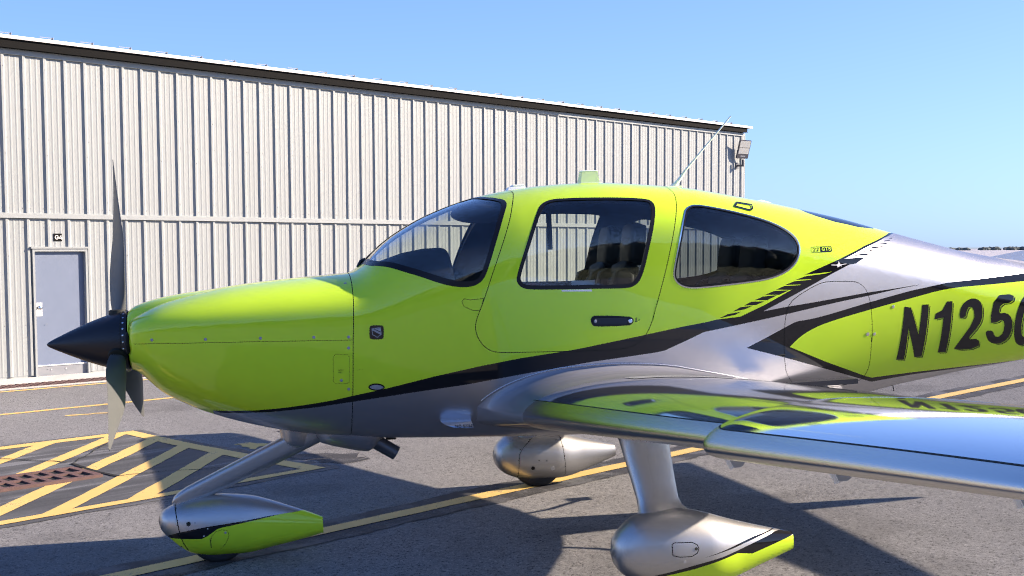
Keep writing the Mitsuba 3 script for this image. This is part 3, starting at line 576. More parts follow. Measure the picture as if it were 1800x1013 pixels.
def blade(ang):
    """one composite blade: root, boot and face follow the twist; ang from +y towards +z"""
    er = np.array([0, math.cos(ang), math.sin(ang)]); et = np.array([0, math.sin(ang), -math.cos(ang)])   # clockwise seen from the cockpit
    fc = K(".15 .080 .20 .098 .28 .122 .37 .142 .5 .156 .6 .150 .7 .126 .8 .094 .9 .060 .97 .034 1.0 .014"); fb = K(".15 64 .2 58 .37 41 .5 33 .6 28 .7 24 .88 19 1.0 15")
    ft = K(".15 .055 .2 .036 .3 .020 .5 .013 .8 .008 1.0 .004"); fx = K(".15 -.467 .37 -.462 .6 -.446 .8 -.448 1.0 -.452")
    rings = []
    u = np.linspace(0, 2 * np.pi, 36, endpoint=False)
    for r in np.concatenate([np.linspace(.13, .9, 40), np.linspace(.915, 1.0, 12)]):
        rr_ = r * 1.033
        c, b, t = float(fc(r)), math.radians(float(fb(r))), float(ft(r))
        xi = np.cos(u); th = np.sin(u) * (1 - .55 * xi) * .5
        lead = et * math.cos(b) + np.array([-1, 0, 0]) * math.sin(b); nrm = np.cross(lead, er)
        sweep = .0 - .012 * max(0, (r - .6) / .4) ** 2
        rings.append(np.array([fx(r), 0, AX]) + er * rr_ + (xi[:, None] * .5 * c + sweep) * lead + th[:, None] * t * nrm)
    R_ = np.array(rings)
    return R_
for k, a in enumerate((88.5, 208.5, 328.5)):
    R_ = blade(math.radians(a)); nm = A_ + "propeller_blade" + ("" if k == 0 else "_%03d" % k)
    add(nm, loft(R_, caps=True), "blade_grey", smooth=50)
    er = np.array([0, math.cos(math.radians(a)), math.sin(math.radians(a))])
    q = np.array([-.470, 0, AX]); add(nm + "__root_collar", tube([q + er * .140, q + er * .176, q + er * .180], [.052, .050, .040], 24), "gap_dark", smooth=40)
    if k: continue
    # white oval maker's sticker on the aft face, as on the photographed blade
    i, j = 14, 9
    tv = R_[i - 2:i + 3]; 
    cen = R_[15].mean(0); b_ = math.radians(float(K(".15 64 .2 58 .37 41 .5 33 .6 28 .7 24 .88 19 1.0 15")(.43)))
    et = np.array([0, math.sin(math.radians(a)), -math.cos(math.radians(a))]); lead = et * math.cos(b_) - np.array([1, 0, 0]) * math.sin(b_); nrm = np.cross(lead, er)
    w_ = np.linspace(0, 2 * np.pi, 24, endpoint=False)
    if nrm[0] < 0: nrm = -nrm
    st = cen + er * .0 + nrm * .0095 + np.cos(w_)[:, None] * .016 * lead + np.sin(w_)[:, None] * .040 * er
    add(nm + "__sticker", (np.vstack([st, st.mean(0)]), np.array([[24, k2, (k2 + 1) % 24] for k2 in range(24)])), "decal_white")

# ------------------------------------------------------------------ wings
SPANW = 5.62
LE_x = K(".4 1.64 .62 1.66 3.6 1.775 5.35 1.80 5.84 1.86"); LE_z = K(".4 .797 .62 .815 3.6 1.055 5.2 1.195 5.84 1.245")
TE_x = K(".4 3.84 .62 3.80 1.82 3.55 3.0 3.29 4.7 3.04 5.84 2.76"); TE_z = K(".4 .775 .62 .793 5.84 1.225")
TH = K(".4 .138 3.60 .122 5.2 .108 5.84 .10")
def airfoil(n=41, t=.14, camber=.022, droop=0.):
    """upper TE -> LE -> lower TE, unit chord"""
    b = np.linspace(0, np.pi, n); x = .5 * (1 - np.cos(b))
    yt = 5 * t * (.2969 * np.sqrt(x) - .126 * x - .3516 * x ** 2 + .2843 * x ** 3 - .1036 * x ** 4)
    p_ = .35; yc = np.where(x < p_, camber / p_ ** 2 * (2 * p_ * x - x ** 2), camber / (1 - p_) ** 2 * (1 - 2 * p_ + 2 * p_ * x - x ** 2))
    yc = yc - droop * np.maximum(0, 1 - x / .16) ** 2
    return np.concatenate([np.stack([x, yc + yt], -1)[::-1], np.stack([x, yc - yt], -1)[1:]])
def wing_ring(y, cuff=0., scale=1.):
    a = airfoil(t=float(TH(y)) * scale, droop=.005 * cuff); xl, zl, xt, zt = float(LE_x(y)) - .055 * cuff, float(LE_z(y)) - .010 * cuff, float(TE_x(y)), float(TE_z(y))
    c = xt - xl
    return np.stack([xl + a[:, 0] * c, np.full(len(a), y), zl + (zt - zl) * a[:, 0] + a[:, 1] * c], -1)
NA = 81
def span(y0, y1, cuff, n=24): return np.array([wing_ring(y, cuff) for y in np.linspace(y0, y1, n)])
xa = airfoil()[:, 0]
iu = int(np.argmin(np.abs(xa[:41] - .042))); il = 40 + int(np.argmin(np.abs(xa[40:] - .075)))   # the porous leading edge panel
ru, rl = int(np.argmin(np.abs(xa[:41] - .76))), 40 + int(np.argmin(np.abs(xa[40:] - .76)))
YC = 3.60
inb = span(.50, YC, 0., 26)
outb = np.array([wing_ring(YC + d_, math.sin(math.pi / 2 * min(1, .25 + d_ / .16))) for d_ in (0, .012, .028, .05, .08, .12, .17)] + [wing_ring(y, 1.) for y in np.linspace(YC + .25, 5.55, 16)])
tip = np.array([wing_ring(5.55 + .29 * math.sin(a), 1., max(math.cos(a), .02)) for a in np.linspace(0, math.pi / 2, 12)])
for k in range(len(tip)):                          # rounded tip: the chord shrinks aft
    q = math.sin(k / 11 * math.pi / 2); sh = 1 - .35 * (1 - math.cos(k / 11 * math.pi / 2)); xt = tip[k, 0, 0]
    tip[k, :, 0] = xt + (tip[k, :, 0] - xt) * sh; tip[k, :, 2] += .03 * q * q
def sub(R_, a, b): return R_[:, a:b + 1]
for sd in (-1, 1):
    W_ = A_ + ("wing" if sd < 0 else "wing_001")
    fm = (lambda m: mirror(m)) if sd < 0 else (lambda m: m)
    def put(key, m, bs, smooth=40): add(key, fm(flip(m)), bs, smooth=smooth)
    main = cat([loft(sub(R_, ru, iu), close=False) for R_ in (inb, outb)] + [loft(sub(R_, il, rl), close=False) for R_ in (inb, outb)] + [loft(tip, close=False)])
    put(W_, main, "wing_silver", 45)
    put(W_ + "__leading_edge", loft(sub(inb, iu - 0, il), close=False), "brushed_metal", 60)
    put(W_ + "__leading_edge_cuff", loft(sub(outb, iu - 0, il), close=False), "brushed_metal", 60)
    e0, e1 = inb[-1], outb[0]
    put(W_ + "__cuff_end", loft(np.stack([e0[ru:rl + 1], e1[ru:rl + 1]]), close=False), "brushed_metal", False)
    def seam(R_, i, w=.006): 
        a = R_[:, i]; b = a + (R_[:, i - 1] - a) * (w / np.linalg.norm(R_[:, i - 1] - a, axis=1, keepdims=True)); up = np.array([0, 0, .0012])
        return loft(np.stack([a + up, b + up], 1), close=False)
    put(W_ + "__panel_seam", cat([seam(inb, iu), seam(outb, iu)]), "gap_dark", False)
    # flap and aileron behind the spar
    def rear(R_, d=.006):
        up, lo = R_[:, :ru + 1].copy(), R_[:, rl:].copy()
        up[:, -1, 0] += d; lo[:, 0, 0] += d
        ring = np.concatenate([up, lo], axis=1)
        return loft(ring, close=True, caps=True)
    put(W_ + "__flap", rear(span(.62, 3.58, 0., 14)), "wing_silver", 30)
    put(W_ + "__aileron", rear(span(3.61, 5.54, 1., 12)), "wing_silver", 30)
    put(W_ + "__spar_face", cat([loft(np.stack([R_[:, ru], R_[:, rl]], 1), close=False) for R_ in (inb, outb)]), "gap_dark", False)
    # root fairing: from the body side to the wing in one concave sweep
    yA, yB = .62, .92
    rB = wing_ring(yB); fx = np.array(FD["fairing"]); fx = fx[np.argsort(fx[:, 0])]
    fz = PCH(*np.array([(1.45, .78), (1.47, .811), (1.512, .87), (1.592, .934), (1.707, .99), (1.857, 1.035), (2.007, 1.059), (2.26, 1.065), (2.431, 1.055), (2.606, 1.037), (2.836, .986), (2.994, .95), (3.159, .908), (3.332, .868), (3.514, .833), (3.85, .78)]).T)
    A = []
    for k, (a, b) in enumerate(airfoil()):
        x = 1.50 + a * (3.85 - 1.50)
        zc = .78 - .0 * a; z = float(fz(x)) if k <= 40 else zc - (zc - .655) * min(1, 4 * math.sqrt(a) * .5) * (1 - max(0, a - .6) / .4)
        A.append((x, float(FUS.yz(x, z)[0]) - .004, z))
    A = np.array(A); rows = []; rM = np.array([wing_ring(max(float(y_) + .03, .45))[q_] for q_, y_ in enumerate(A[:, 1])]); rM[:, 0] = np.maximum(rM[:, 0], A[:, 0] - .4)
    for t in np.linspace(0, 1, 22): rows.append((1 - t) ** 2 * A + 2 * t * (1 - t) * (rM + [0, -.0, 0]) + t ** 2 * (rB + [0, 0, 0]))
    rows = np.array(rows); 
    put(W_ + "__root_fairing", loft(rows, close=False), "fairing_silver", True)
    wr = np.array([wing_ring(y_) for y_ in np.linspace(.93, 1.16, 8)])[:, 4:27] + [0, 0, .0022]
    put(W_ + "__walkway", loft(wr, close=False), "walk_grit", True)
    ln = rows[0, :41] ; put(W_ + "__fairing_edge", tube(ln[3:38] + [0, .006, .003], .0042, 8), "silver_paint", True)
    # hinge plates, tie-down ring, pitot, fuel vent tab
    for y, x in ((2.50, 2.195), (3.42, 2.235), (4.42, 2.30)):
        ring = wing_ring(y, 1. if y > YC else 0.); zl = float(np.interp(x, ring[40:, 0], ring[40:, 2]))
        g = unary_union([Polygon([(x, zl + .02), (x + .055, zl - .122), (x + .075, zl - .122), (x + .13, zl + .02)]), Point(x + .085, zl - .094).buffer(.028), box(x + .08, zl - .080, x + .118, zl + .02)])
        pr = trimesh.creation.extrude_polygon(g, .022, engine="earcut"); v = np.array(pr.vertices); v = np.stack([v[:, 0], y + v[:, 2], v[:, 1]], -1)
        put(W_ + "__hinge_plate", (v, np.array(pr.faces)), "decal_grey", False)
        put(W_ + "__hinge_plate__edge" if False else W_ + "__hinge_edge", tube([(x - .002, y + .011, zl + .005), (x + .060, y + .011, zl - .125)], .012, 6), "decal_white", False)
    ring = wing_ring(3.2); zl = float(np.interp(2.38, ring[40:, 0], ring[40:, 2]))
    put(W_ + "__vent", cat([tube([(2.34, 3.2, zl - .002), (2.40, 3.2, zl - .020), (2.46, 3.2, zl - .016)], [.006, .016, .010], 10), tube([(2.44, 3.2, zl - .008), (2.47, 3.2, zl - .030), (2.50, 3.2, zl - .026)], [.008, .012, .008], 10)]), "gap_dark", True)
    put(W_ + "__tip_light", bx((2.10, 5.80, float(LE_z(5.6)) + .02), (.10, .05, .03), .01), "lens_pane", False)
for sd in (-1, 1):
    add(A_ + "entry_step" + ("" if sd < 0 else "_001"), tube([(3.62, sd * .47, .76), (3.70, sd * .62, .67), (3.80, sd * .86, .60)], .014, 8), "gap_dark", smooth=True)
    add(A_ + "entry_step" + ("" if sd < 0 else "_001") + "__pad", bx((3.81, sd * .90, .602), (.15, .12, .02), .006), "gap_dark")
# walkway handle beside the trailing edge (port)
add(A_ + "flap_step", tube([(3.38, -.66, .842), (3.50, -.66, .848), (3.585, -.66, .852), (3.605, -.66, .845), (3.605, -.66, .83)], .006, 8), "antenna_white", smooth=True)
add(A_ + "flap_step__tab", bx((3.45, -.70, .845), (.040, .012, .055), .006), "decal_white")

# ------------------------------------------------------------------ tail
def surf_ring(p_le, p_te, t, vertical=False, n=25):
    a = airfoil(n, t, 0.); p_le, p_te = np.array(p_le), np.array(p_te); c = np.linalg.norm(p_te - p_le); nz = np.array([0, 1., 0]) if vertical else np.array([0, 0, 1.])
    return p_le + a[:, :1] * (p_te - p_le) + a[:, 1:] * c * nz
for sd in (-1, 1):
    nm = A_ + ("tailplane" if sd < 0 else "tailplane_001"); f_ = mirror if sd < 0 else (lambda m: m)
    rr = [surf_ring((5.85 + .32 * q, .06 + 1.90 * q, 1.30 + .02 * q), (6.70 - .02 * q, .06 + 1.90 * q, 1.30 + .02 * q), .10) for q in np.linspace(0, 1, 10)]
    add(nm, f_(flip(loft(np.array(rr)[:, 10:40], close=False))), "silver_paint", smooth=40)
    rr = np.array(rr); add(nm + "__elevator", f_(flip(loft(np.concatenate([rr[:, :11], rr[:, 39:]], 1), close=True, caps=True))), "silver_paint", smooth=30)
rr = np.array([surf_ring((5.80 + .95 * q, 0, 1.36 + 1.32 * q), (7.10 + .06 * q, 0, 1.20 + 1.48 * q), .09, True) for q in np.linspace(0, 1, 12)])
add(A_ + "fin", loft(rr[:, 9:41], close=False), "silver_paint", smooth=40)
add(A_ + "fin__rudder", loft(np.concatenate([rr[:, :10], rr[:, 40:]], 1), close=True, caps=True), "green_paint", smooth=30)
dr_ = [(4.9, 1.575), (5.3, 1.535), (5.8, 1.56), (6.2, 1.75)]
add(A_ + "dorsal_fin", trimesh.convex.convex_hull(np.array([(5.0, 0, 1.57), (5.9, -.02, 1.43), (5.9, .02, 1.43), (6.1, 0, 1.72), (5.5, 0, 1.53)])), "silver_paint")

# ------------------------------------------------------------------ landing gear
def wheel(key, c, r, w):
    prof = [(-.5, .55), (-.5, .80), (-.44, .93), (-.28, .995), (0, 1.0), (.28, .995), (.44, .93), (.5, .80), (.5, .55)]
    a = np.arange(36) * 2 * np.pi / 36
    add(key, loft([np.stack([c[0] + r * q * np.cos(a), np.full(36, c[1] + p * w), c[2] + r * q * np.sin(a)], -1) for p, q in prof], caps=True), "tyre", smooth=50)
NP = Body(-.313, .625, 190, K("-.313 .27 -.30 .305 -.25 .34 -.202 .36 -.12 .378 -.046 .388 .035 .392 .12 .385 .213 .37 .439 .291 .625 .212"),
    K("-.313 .255 -.30 .21 -.251 .155 -.2 .105 -.129 .06 0 .035 .163 .036 .328 .06 .48 .085 .625 .115"), K("-.313 .008 -.306 .036 -.295 .062 -.25 .10 -.15 .135 0 .15 .15 .145 .4 .09 .625 .03"), K("-.313 .262 0 .22 .3 .19 .625 .165"), K("-.5 2.2 .7 2.2"), K("-.5 2.2 .7 2.2"))
FN = A_ + "nose_wheel_fairing"
nd = NP.domain(-.3128, .6249); 
nblack = NP.xz(P([(-.33, .167)] + BD["np_black_up"] + BD["np_black_lo"])); ngreen = NP.xz(P([(-.33, .160)] + BD["np_black_lo"][::-1] + [(.50, .263), (.64, .30), (.64, -.1), (-.33, -.1)])).difference(nblack)
ngap = NP.xz(LineString([(-.205, .42)] + BD["np_seam"] + [(-.14, .05)]).buffer(.003)); ndl = NP.xz(LineString(BD["np_door"]).buffer(.0011))
ns = nd.difference(unary_union([ngap, ndl]))
addb(FN, NP, ns.difference(unary_union([nblack, ngreen])), "satin_silver", d=.02); addb(FN + "__black_stripe", NP, ns.intersection(nblack), "black_paint", d=.02); addb(FN + "__lime_paint", NP, ns.intersection(ngreen), "green_paint", d=.02)
addb(FN + "__panel_gap", NP, unary_union([ngap, ndl]).intersection(nd).buffer(.001), "gap_dark", -.002, d=.02)
cap = NP.surf(np.full(40, .6248), np.linspace(0, NP.W[-1, -1], 40)); add(FN + "__tail_cap", loft([cap, cap * [1, -1, 1]], close=False), "green_paint")
def bdisc(body, x, z, r, sd=-1, h=.002, yc=0.):
    p, n = body.point(np.atleast_1d(x), body.w_of(x, z)); m = np.array([1, sd, 1]); p, n = p[0] * m + [0, body.yc, 0], n[0] * m
    return tube([p - n * .004, p + n * h], [r, r], 14)
for (x, z), r, b in zip(BD["np_plug"], (.0125, .004, .004, .004, .007), ("gap_dark", "decal_grey", "decal_white", "decal_white", "decal_grey")): add(FN + "__screw", bdisc(NP, x, z, r), b)
add(FN + "__vent_slot", NP.mesh(NP.xz(LineString([(-.022, .165), (-.018, .105)]).buffer(.002)), .001, (-1,), .02)[:2], "gap_dark")
for x, z in ((-.205, .34), (-.199, .25), (-.187, .115)): add(FN + "__screw", bdisc(NP, x, z, .0035), "gap_dark")
wheel(A_ + "nose_wheel", (0.02, 0, .172), .175, .13)
def sec(c, L, w, dirx, n=28, p=2.0):
    a = np.linspace(0, 2 * np.pi, n, endpoint=False); d = np.array([dirx[0], 0, dirx[1]]); d = d / np.linalg.norm(d)
    return np.array(c) + (np.sign(np.cos(a)) * np.abs(np.cos(a)) ** (2 / p) * L / 2)[:, None] * d + (np.sign(np.sin(a)) * np.abs(np.sin(a)) ** (2 / p) * w / 2 * (1 - .25 * np.cos(a)))[:, None] * np.array([0, 1., 0])
# nose leg: a broad swept blade from the belly down to the fairing's front
leg = [((.62, 0, .722), .132, .095, (.39, -.92)), ((.43, 0, .638), .127, .09, (.39, -.92)), ((.20, 0, .538), .121, .088, (.39, -.92)), ((-.02, 0, .442), .114, .084, (.39, -.92)), ((-.13, 0, .395), .108, .08, (.40, -.92)), ((-.175, 0, .376), .09, .08, (.45, -.89)), ((-.200, 0, .363), .074, .07, (.55, -.83)), ((-.220, 0, .348), .04, .045, (.65, -.76))]
add(A_ + "nose_gear_leg__collar", loft([sec((.505, 0, .80), .22, .16, (1, 0)), sec((.505, 0, .72), .20, .14, (1, 0)), sec((.500, 0, .685), .185, .125, (1, 0)), sec((.495, 0, .655), .17, .11, (1, -.2)), sec((.49, 0, .635), .10, .08, (1, -.3))], caps=True), "satin_silver", smooth=60)
add(A_ + "nose_gear_leg", loft([sec(*l, 40, 3.2) for l in leg], caps=True), "satin_silver", smooth=60)
MX = "1.941 .255 1.947 .285 1.96 .315 2.0 .36 2.06 .405 2.14 .428 2.25 .437 2.343 .424 2.576 .352 2.874 .27"
def main_gear(sd):
    yc = sd * 1.645; s = "" if sd < 0 else "_001"
    B_ = Body(1.941, 2.874, 190, K(MX), K("1.941 .24 1.96 .18 2.014 .12 2.08 .085 2.229 .049 2.419 .05 2.512 .06 2.7 .12 2.874 .18"), K("1.941 .008 1.948 .035 1.96 .062 2.0 .10 2.1 .14 2.25 .155 2.4 .15 2.6 .10 2.874 .03"), K("1.941 .248 2.2 .24 2.5 .22 2.874 .225"), K("1 2.2 3 2.2"), K("1 2.2 3 2.2"), yc=yc)
    F_ = A_ + "main_wheel_fairing" + s; dm = B_.domain(1.9412, 2.8739)
    bl = B_.xz(unary_union([P([(1.95, .10)] + BD["mp_black_up"] + [(2.88, .300), (2.88, .262)] + BD["mp_black_lo"] + [(1.95, .085)]), P(BD["mp_line"])]))
    gr = B_.xz(P([(1.93, .083), (2.188, .140)] + BD["mp_black_lo"][::-1][1:] + [(2.89, .262), (2.89, -.1), (1.93, -.1)])).difference(bl)
    acc = B_.xz(LineString(BD["mp_access"] + BD["mp_access"][:1]).buffer(.002))
    addb(F_, B_, dm.difference(unary_union([bl, gr, acc])), "satin_silver", sides=(sd,), d=.02)
    addb(F_ + "__black_stripe", B_, dm.intersection(bl), "black_paint", sides=(sd,), d=.02); addb(F_ + "__lime_paint", B_, dm.intersection(gr), "green_paint", sides=(sd,), d=.02)
    seams = B_.xz(unary_union([LineString([(2.30, .43)] + BD["fp_seam1"] + [(2.112, .06)]).buffer(.0022), LineString([(2.42, .41)] + BD["fp_seam2"] + [(2.464, .05)]).buffer(.0022)]))
    addb(F_ + "__inner_side", B_, dm.difference(seams), "satin_silver", sides=(-sd,), d=.02)
    addb(F_ + "__panel_gap", B_, acc.buffer(.001), "gap_dark", -.002, (sd,), d=.02)
    addb(F_ + "__panel_gap", B_, seams.intersection(dm).buffer(.001), "gap_dark", -.002, (-sd,), d=.02)
    cap = B_.surf(np.full(40, 2.8738), np.linspace(0, B_.W[-1, -1], 40)); o = np.array([0, yc, 0]); add(F_ + "__tail_cap", loft([cap + o, cap * [1, -1, 1] + o], close=False), "satin_silver")
    add(F_ + "__axle_hole", bdisc(B_, 2.213, .156, .0145, -sd, .0015), "pit_black"); add(F_ + "__plug", bdisc(B_, 2.363, .143, .0155, -sd, .0015), "steel_plate")
    for x, z in ((2.259, .211), (2.316, .206), (2.125, .30), (2.11, .22), (2.108, .12), (2.20, .365), (2.44, .36), (2.447, .30), (2.455, .23), (2.459, .15), (2.40, .35)): add(F_ + "__screw", bdisc(B_, x, z, .0042, -sd), "gap_dark")
    add(F_ + "__screw", bdisc(B_, 2.266, .202, .006, sd), "steel_plate"); add(F_ + "__screw", bdisc(B_, 2.325, .261, .0075, sd), "gap_dark")
    wheel(A_ + "main_wheel" + s, (2.27, yc, .190), .193, .14)
    d_ = sd
    lg_ = [((2.19, d_ * 1.40, .865), .42, .20), ((2.185, d_ * 1.425, .80), .30, .15), ((2.19, d_ * 1.44, .76), .258, .125), ((2.195, d_ * 1.475, .68), .243, .115), ((2.205, d_ * 1.535, .55), .222, .105), ((2.21, d_ * 1.575, .475), .212, .105), ((2.215, d_ * 1.60, .44), .225, .125), ((2.23, d_ * 1.62, .41), .27, .16), ((2.245, d_ * 1.63, .37), .34, .2)]
    add(A_ + "main_gear_leg" + s, loft([sec(c, L, w, (1, 0), 36) for c, L, w in lg_], caps=True), "satin_silver", smooth=60)
    add(A_ + "main_gear_leg" + s + "__clamp", loft([sec((2.19 + .001 * q, d_ * (1.435 + .003 * q), .765 - .006 * q), .262, .130, (1, 0), 36) for q in (0, 1)]), "gap_dark", smooth=60)
    add(A_ + "main_gear_leg" + s + "__bolt", tube([(2.275, d_ * 1.47, .765), (2.275, d_ * 1.522, .765), (2.275, d_ * 1.532, .765)], [.026, .026, .018], 14), "steel_plate", smooth=40)
main_gear(-1); main_gear(1)
# exhaust: belly fairing and stub
fr = []
for x, zb, hw in ((.60, .690, .03), (.64, .652, .13), (.70, .632, .18), (.78, .610, .20), (.85, .592, .20), (.91, .583, .19), (.945, .600, .18), (.985, .655, .17)):
    a = np.linspace(0, np.pi, 25); fr.append(np.stack([np.full(25, x), hw * np.cos(a), .76 + (zb - .76) * np.sin(a) ** .75], -1))
add(A_ + "exhaust_fairing", flip(loft(fr, close=False, caps=True)), "silver_paint", smooth=50)
add(A_ + "exhaust_pipe", cat([tube([(.90, -.05, .68), (.96, -.05, .64), (1.075, -.05, .565)], .043, 20, False), flip(tube([(.90, -.05, .68), (.96, -.05, .64), (1.0745, -.05, .5655)], .037, 20, False))]), "exhaust", smooth=40)
add(A_ + "drain_mast", bx((1.05, -.03, .654), (.06, .012, .016)), "gap_dark")

HW_ = {"outer": [(-5.92, 3.01), (-1.129, 6.492), (.775, 3.208), (-5.015, -.726)], "inner": [(-5.90, 2.82), (-1.166, 6.226), (.566, 3.224), (-5.0, -.540)],
       "grate_o": (-1.40, 4.03), "grate_u": (-.824, -.566), "grate_v": (.52, -.854), "grate_l": 1.9, "grate_w": .57}
def _stripe(p, w=.15):
    t = math.radians(77.5); d, n = np.array([math.cos(t), math.sin(t)]), np.array([math.sin(t), -math.cos(t)]); c = n * p
    return [tuple(c + d * a + n * b) for a, b in ((-9, -w / 2), (9, -w / 2), (9, w / 2), (-9, w / 2))]
HW_["stripes"] = [_stripe(p, w) for p, w in ((-.67, .15), (-1.15, .17), (-1.61, .15), (-2.065, .16), (-2.57, .15), (-3.09, .15), (-3.58, .15), (-4.07, .15), (-4.56, .15))]

# ------------------------------------------------------------------ ground
W0 = np.array([-3.83817, 13.4323, -.19]); WD = np.array([.81381, .58113, 0]); WN = np.array([.58113, -.81381, 0])
def gh(x, y):
    s = .03605 * x - .01728 * y; k = np.where(s < 0, .125, .22); s = s / (1 + np.abs(s / k) ** 4) ** .25
    t = np.clip((((x - W0[0]) * WN[0] + (y - W0[1]) * WN[1]) - .6) / 5.4, 0, 1); t = t * t * (3 - 2 * t)
    return s * t - .19 * (1 - t)
def axis(lo, hi, d, far):
    a = [np.arange(lo, hi + d / 2, d)]; o = []; v, q = d, 0
    while q < far: v *= 1.22; q += v; o.append(q)
    o = np.array(o); return np.concatenate([lo - o[::-1], a[0], hi + o])
gx, gy = axis(-14, 16, .25, 4500), axis(-9, 26, .25, 4500)
GXm, GYm = np.meshgrid(gx, gy, indexing="ij"); v = np.stack([GXm, GYm, gh(GXm, GYm)], -1).reshape(-1, 3)
i, j = np.meshgrid(np.arange(len(gx) - 1), np.arange(len(gy) - 1), indexing="ij"); n_ = len(gy)
q = np.stack([i * n_ + j, (i + 1) * n_ + j, (i + 1) * n_ + j + 1, i * n_ + j + 1], -1).reshape(-1, 4)
add("apron", (v, q), "asphalt", True, False, "worn grey asphalt apron under and around the airplane", kind="structure")
def drape(g, off, d=.5):
    g = shapely.make_valid(g); x0, y0, x1, y1 = g.bounds
    cx, cy = np.meshgrid(np.arange(math.floor(x0 / d), math.ceil(x1 / d)) * d, np.arange(math.floor(y0 / d), math.ceil(y1 / d)) * d, indexing="ij")
    c = shapely.get_parts(shapely.intersection(shapely.box(cx.ravel(), cy.ravel(), cx.ravel() + d, cy.ravel() + d), g)); c = c[(shapely.get_type_id(c) == 3) & (shapely.area(c) > 1e-7)]
    t = shapely.get_parts(shapely.constrained_delaunay_triangles(c)); p = shapely.get_coordinates(t).reshape(-1, 4, 2)[:, :3].reshape(-1, 2)
    f = np.arange(len(p)).reshape(-1, 3); a = p[f]; ar = (a[:, 1, 0] - a[:, 0, 0]) * (a[:, 2, 1] - a[:, 0, 1]) - (a[:, 1, 1] - a[:, 0, 1]) * (a[:, 2, 0] - a[:, 0, 0])
    f[ar < 0] = f[ar < 0][:, ::-1]
    return np.column_stack([p, gh(p[:, 0], p[:, 1]) + off]), f
rng = np.random.default_rng(4)
def ragged(g, amp, step=.06):
    """paint edges are never quite straight"""
    out = []
    for p in shapely.get_parts(g):
        def jig(r):
            c = shapely.get_coordinates(shapely.segmentize(r, step))[:-1]; q = np.column_stack([c * 3.1, np.zeros(len(c))]); q2 = np.column_stack([c * 11, np.zeros(len(c))])
            return c + amp * np.stack([meshkit.noise(q, 1) - .5 + .8 * (meshkit.noise(q2, 3) - .5), meshkit.noise(q, 2) - .5 + .8 * (meshkit.noise(q2, 4) - .5)], -1)
        out.append(Polygon(jig(p.exterior), [jig(h) for h in p.interiors]).buffer(0))
    return unary_union(out)
def wall_band(o0, o1, s0=-14, s1=40): return Polygon([(W0 + WD * s + WN * o)[:2] for s, o in ((s0, o0), (s1, o0), (s1, o1), (s0, o1))])
ml = np.array([(-.372, -.176), (9.304, 6.336)]); md = (ml[1] - ml[0]) / np.linalg.norm(ml[1] - ml[0]); mn = np.array([-md[1], md[0]]); MC = np.array([1.31, 1.035])
def main_band(o0, o1): return Polygon([MC - md * 9 + mn * o0, MC + md * 40 + mn * o0, MC + md * 40 + mn * o1, MC - md * 9 + mn * o1])
add("apron__sealer_band", drape(ragged(main_band(-.27, .27), .05), .004), "sealer", False, False)
add("apron__guide_line", drape(ragged(main_band(-.082, .082), .010), .008), "yellow_paint", False, False)
add("apron__edge_line", drape(ragged(wall_band(1.76, 1.88, -8, 24), .02), .004), "yellow_worn", False, False)
add("apron__lane_line", drape(ragged(wall_band(4.60, 4.72, -8, 24), .015), .004), "yellow_paint", False, False)
add("apron__wall_kerb", drape(wall_band(-.05, .93, -12, 21.2), .006, 1.0), "concrete", False, False)
HO = Polygon(HW_["outer"]); HI = Polygon(HW_["inner"])
add("apron__new_asphalt", drape(ragged(HO.buffer(.10), .05), .004), "asphalt_new", False, False)
_a, _u, _v = (np.array(HW_[k]) for k in ("grate_o", "grate_u", "grate_v")); GR = Polygon([_a, _a + _u * HW_["grate_l"], _a + _u * HW_["grate_l"] + _v * HW_["grate_w"], _a + _v * HW_["grate_w"]])
hatch = unary_union([HO.difference(HI)] + [Polygon(s).buffer(0) for s in HW_["stripes"]]).intersection(HO).difference(GR.buffer(.05))
add("apron__hatched_marking", drape(ragged(hatch, .012), .008), "yellow_paint", False, False)
ck = unary_union([LineString([(-1.433, 4.35), (-1.30, 4.10), (-1.196, 3.923), (-1.07, 3.70), (-.94, 3.505)]).buffer(.018), LineString([(-.94, 3.505), (-.55, 3.62), (-.2, 3.60), (.2, 3.72)]).buffer(.007), LineString([(-1.433, 4.35), (-1.36, 5.0), (-1.30, 5.6)]).buffer(.006), LineString([(-4, 5.2), (-2.4, 5.0), (-1.5, 4.45)]).buffer(.010)])
add("apron__crack", drape(ragged(ck, .03, .03), .011), "pit_black", False, False)
add("apron__old_marking", drape(ragged(unary_union([Polygon([(-.06, 5.10), (.12, 5.22), (.38, 4.90), (.20, 4.86), (.16, 4.66), (.05, 4.68), (.06, 4.86)]), Polygon([(-2.0, 8.0), (-1.6, 8.25), (-1.62, 8.30), (-2.02, 8.06)])]), .12, .04), .004), "yellow_worn", False, False)
add("apron__tar_patch", drape(ragged(unary_union([Polygon([(.55, 4.15), (1.0, 4.0), (1.15, 3.5), (.95, 3.35), (.6, 3.8)]), Polygon([(.30, 5.9), (1.2, 6.1), (1.25, 6.0), (.35, 5.75)])]), .25, .05), .004), "sealer", False, False)

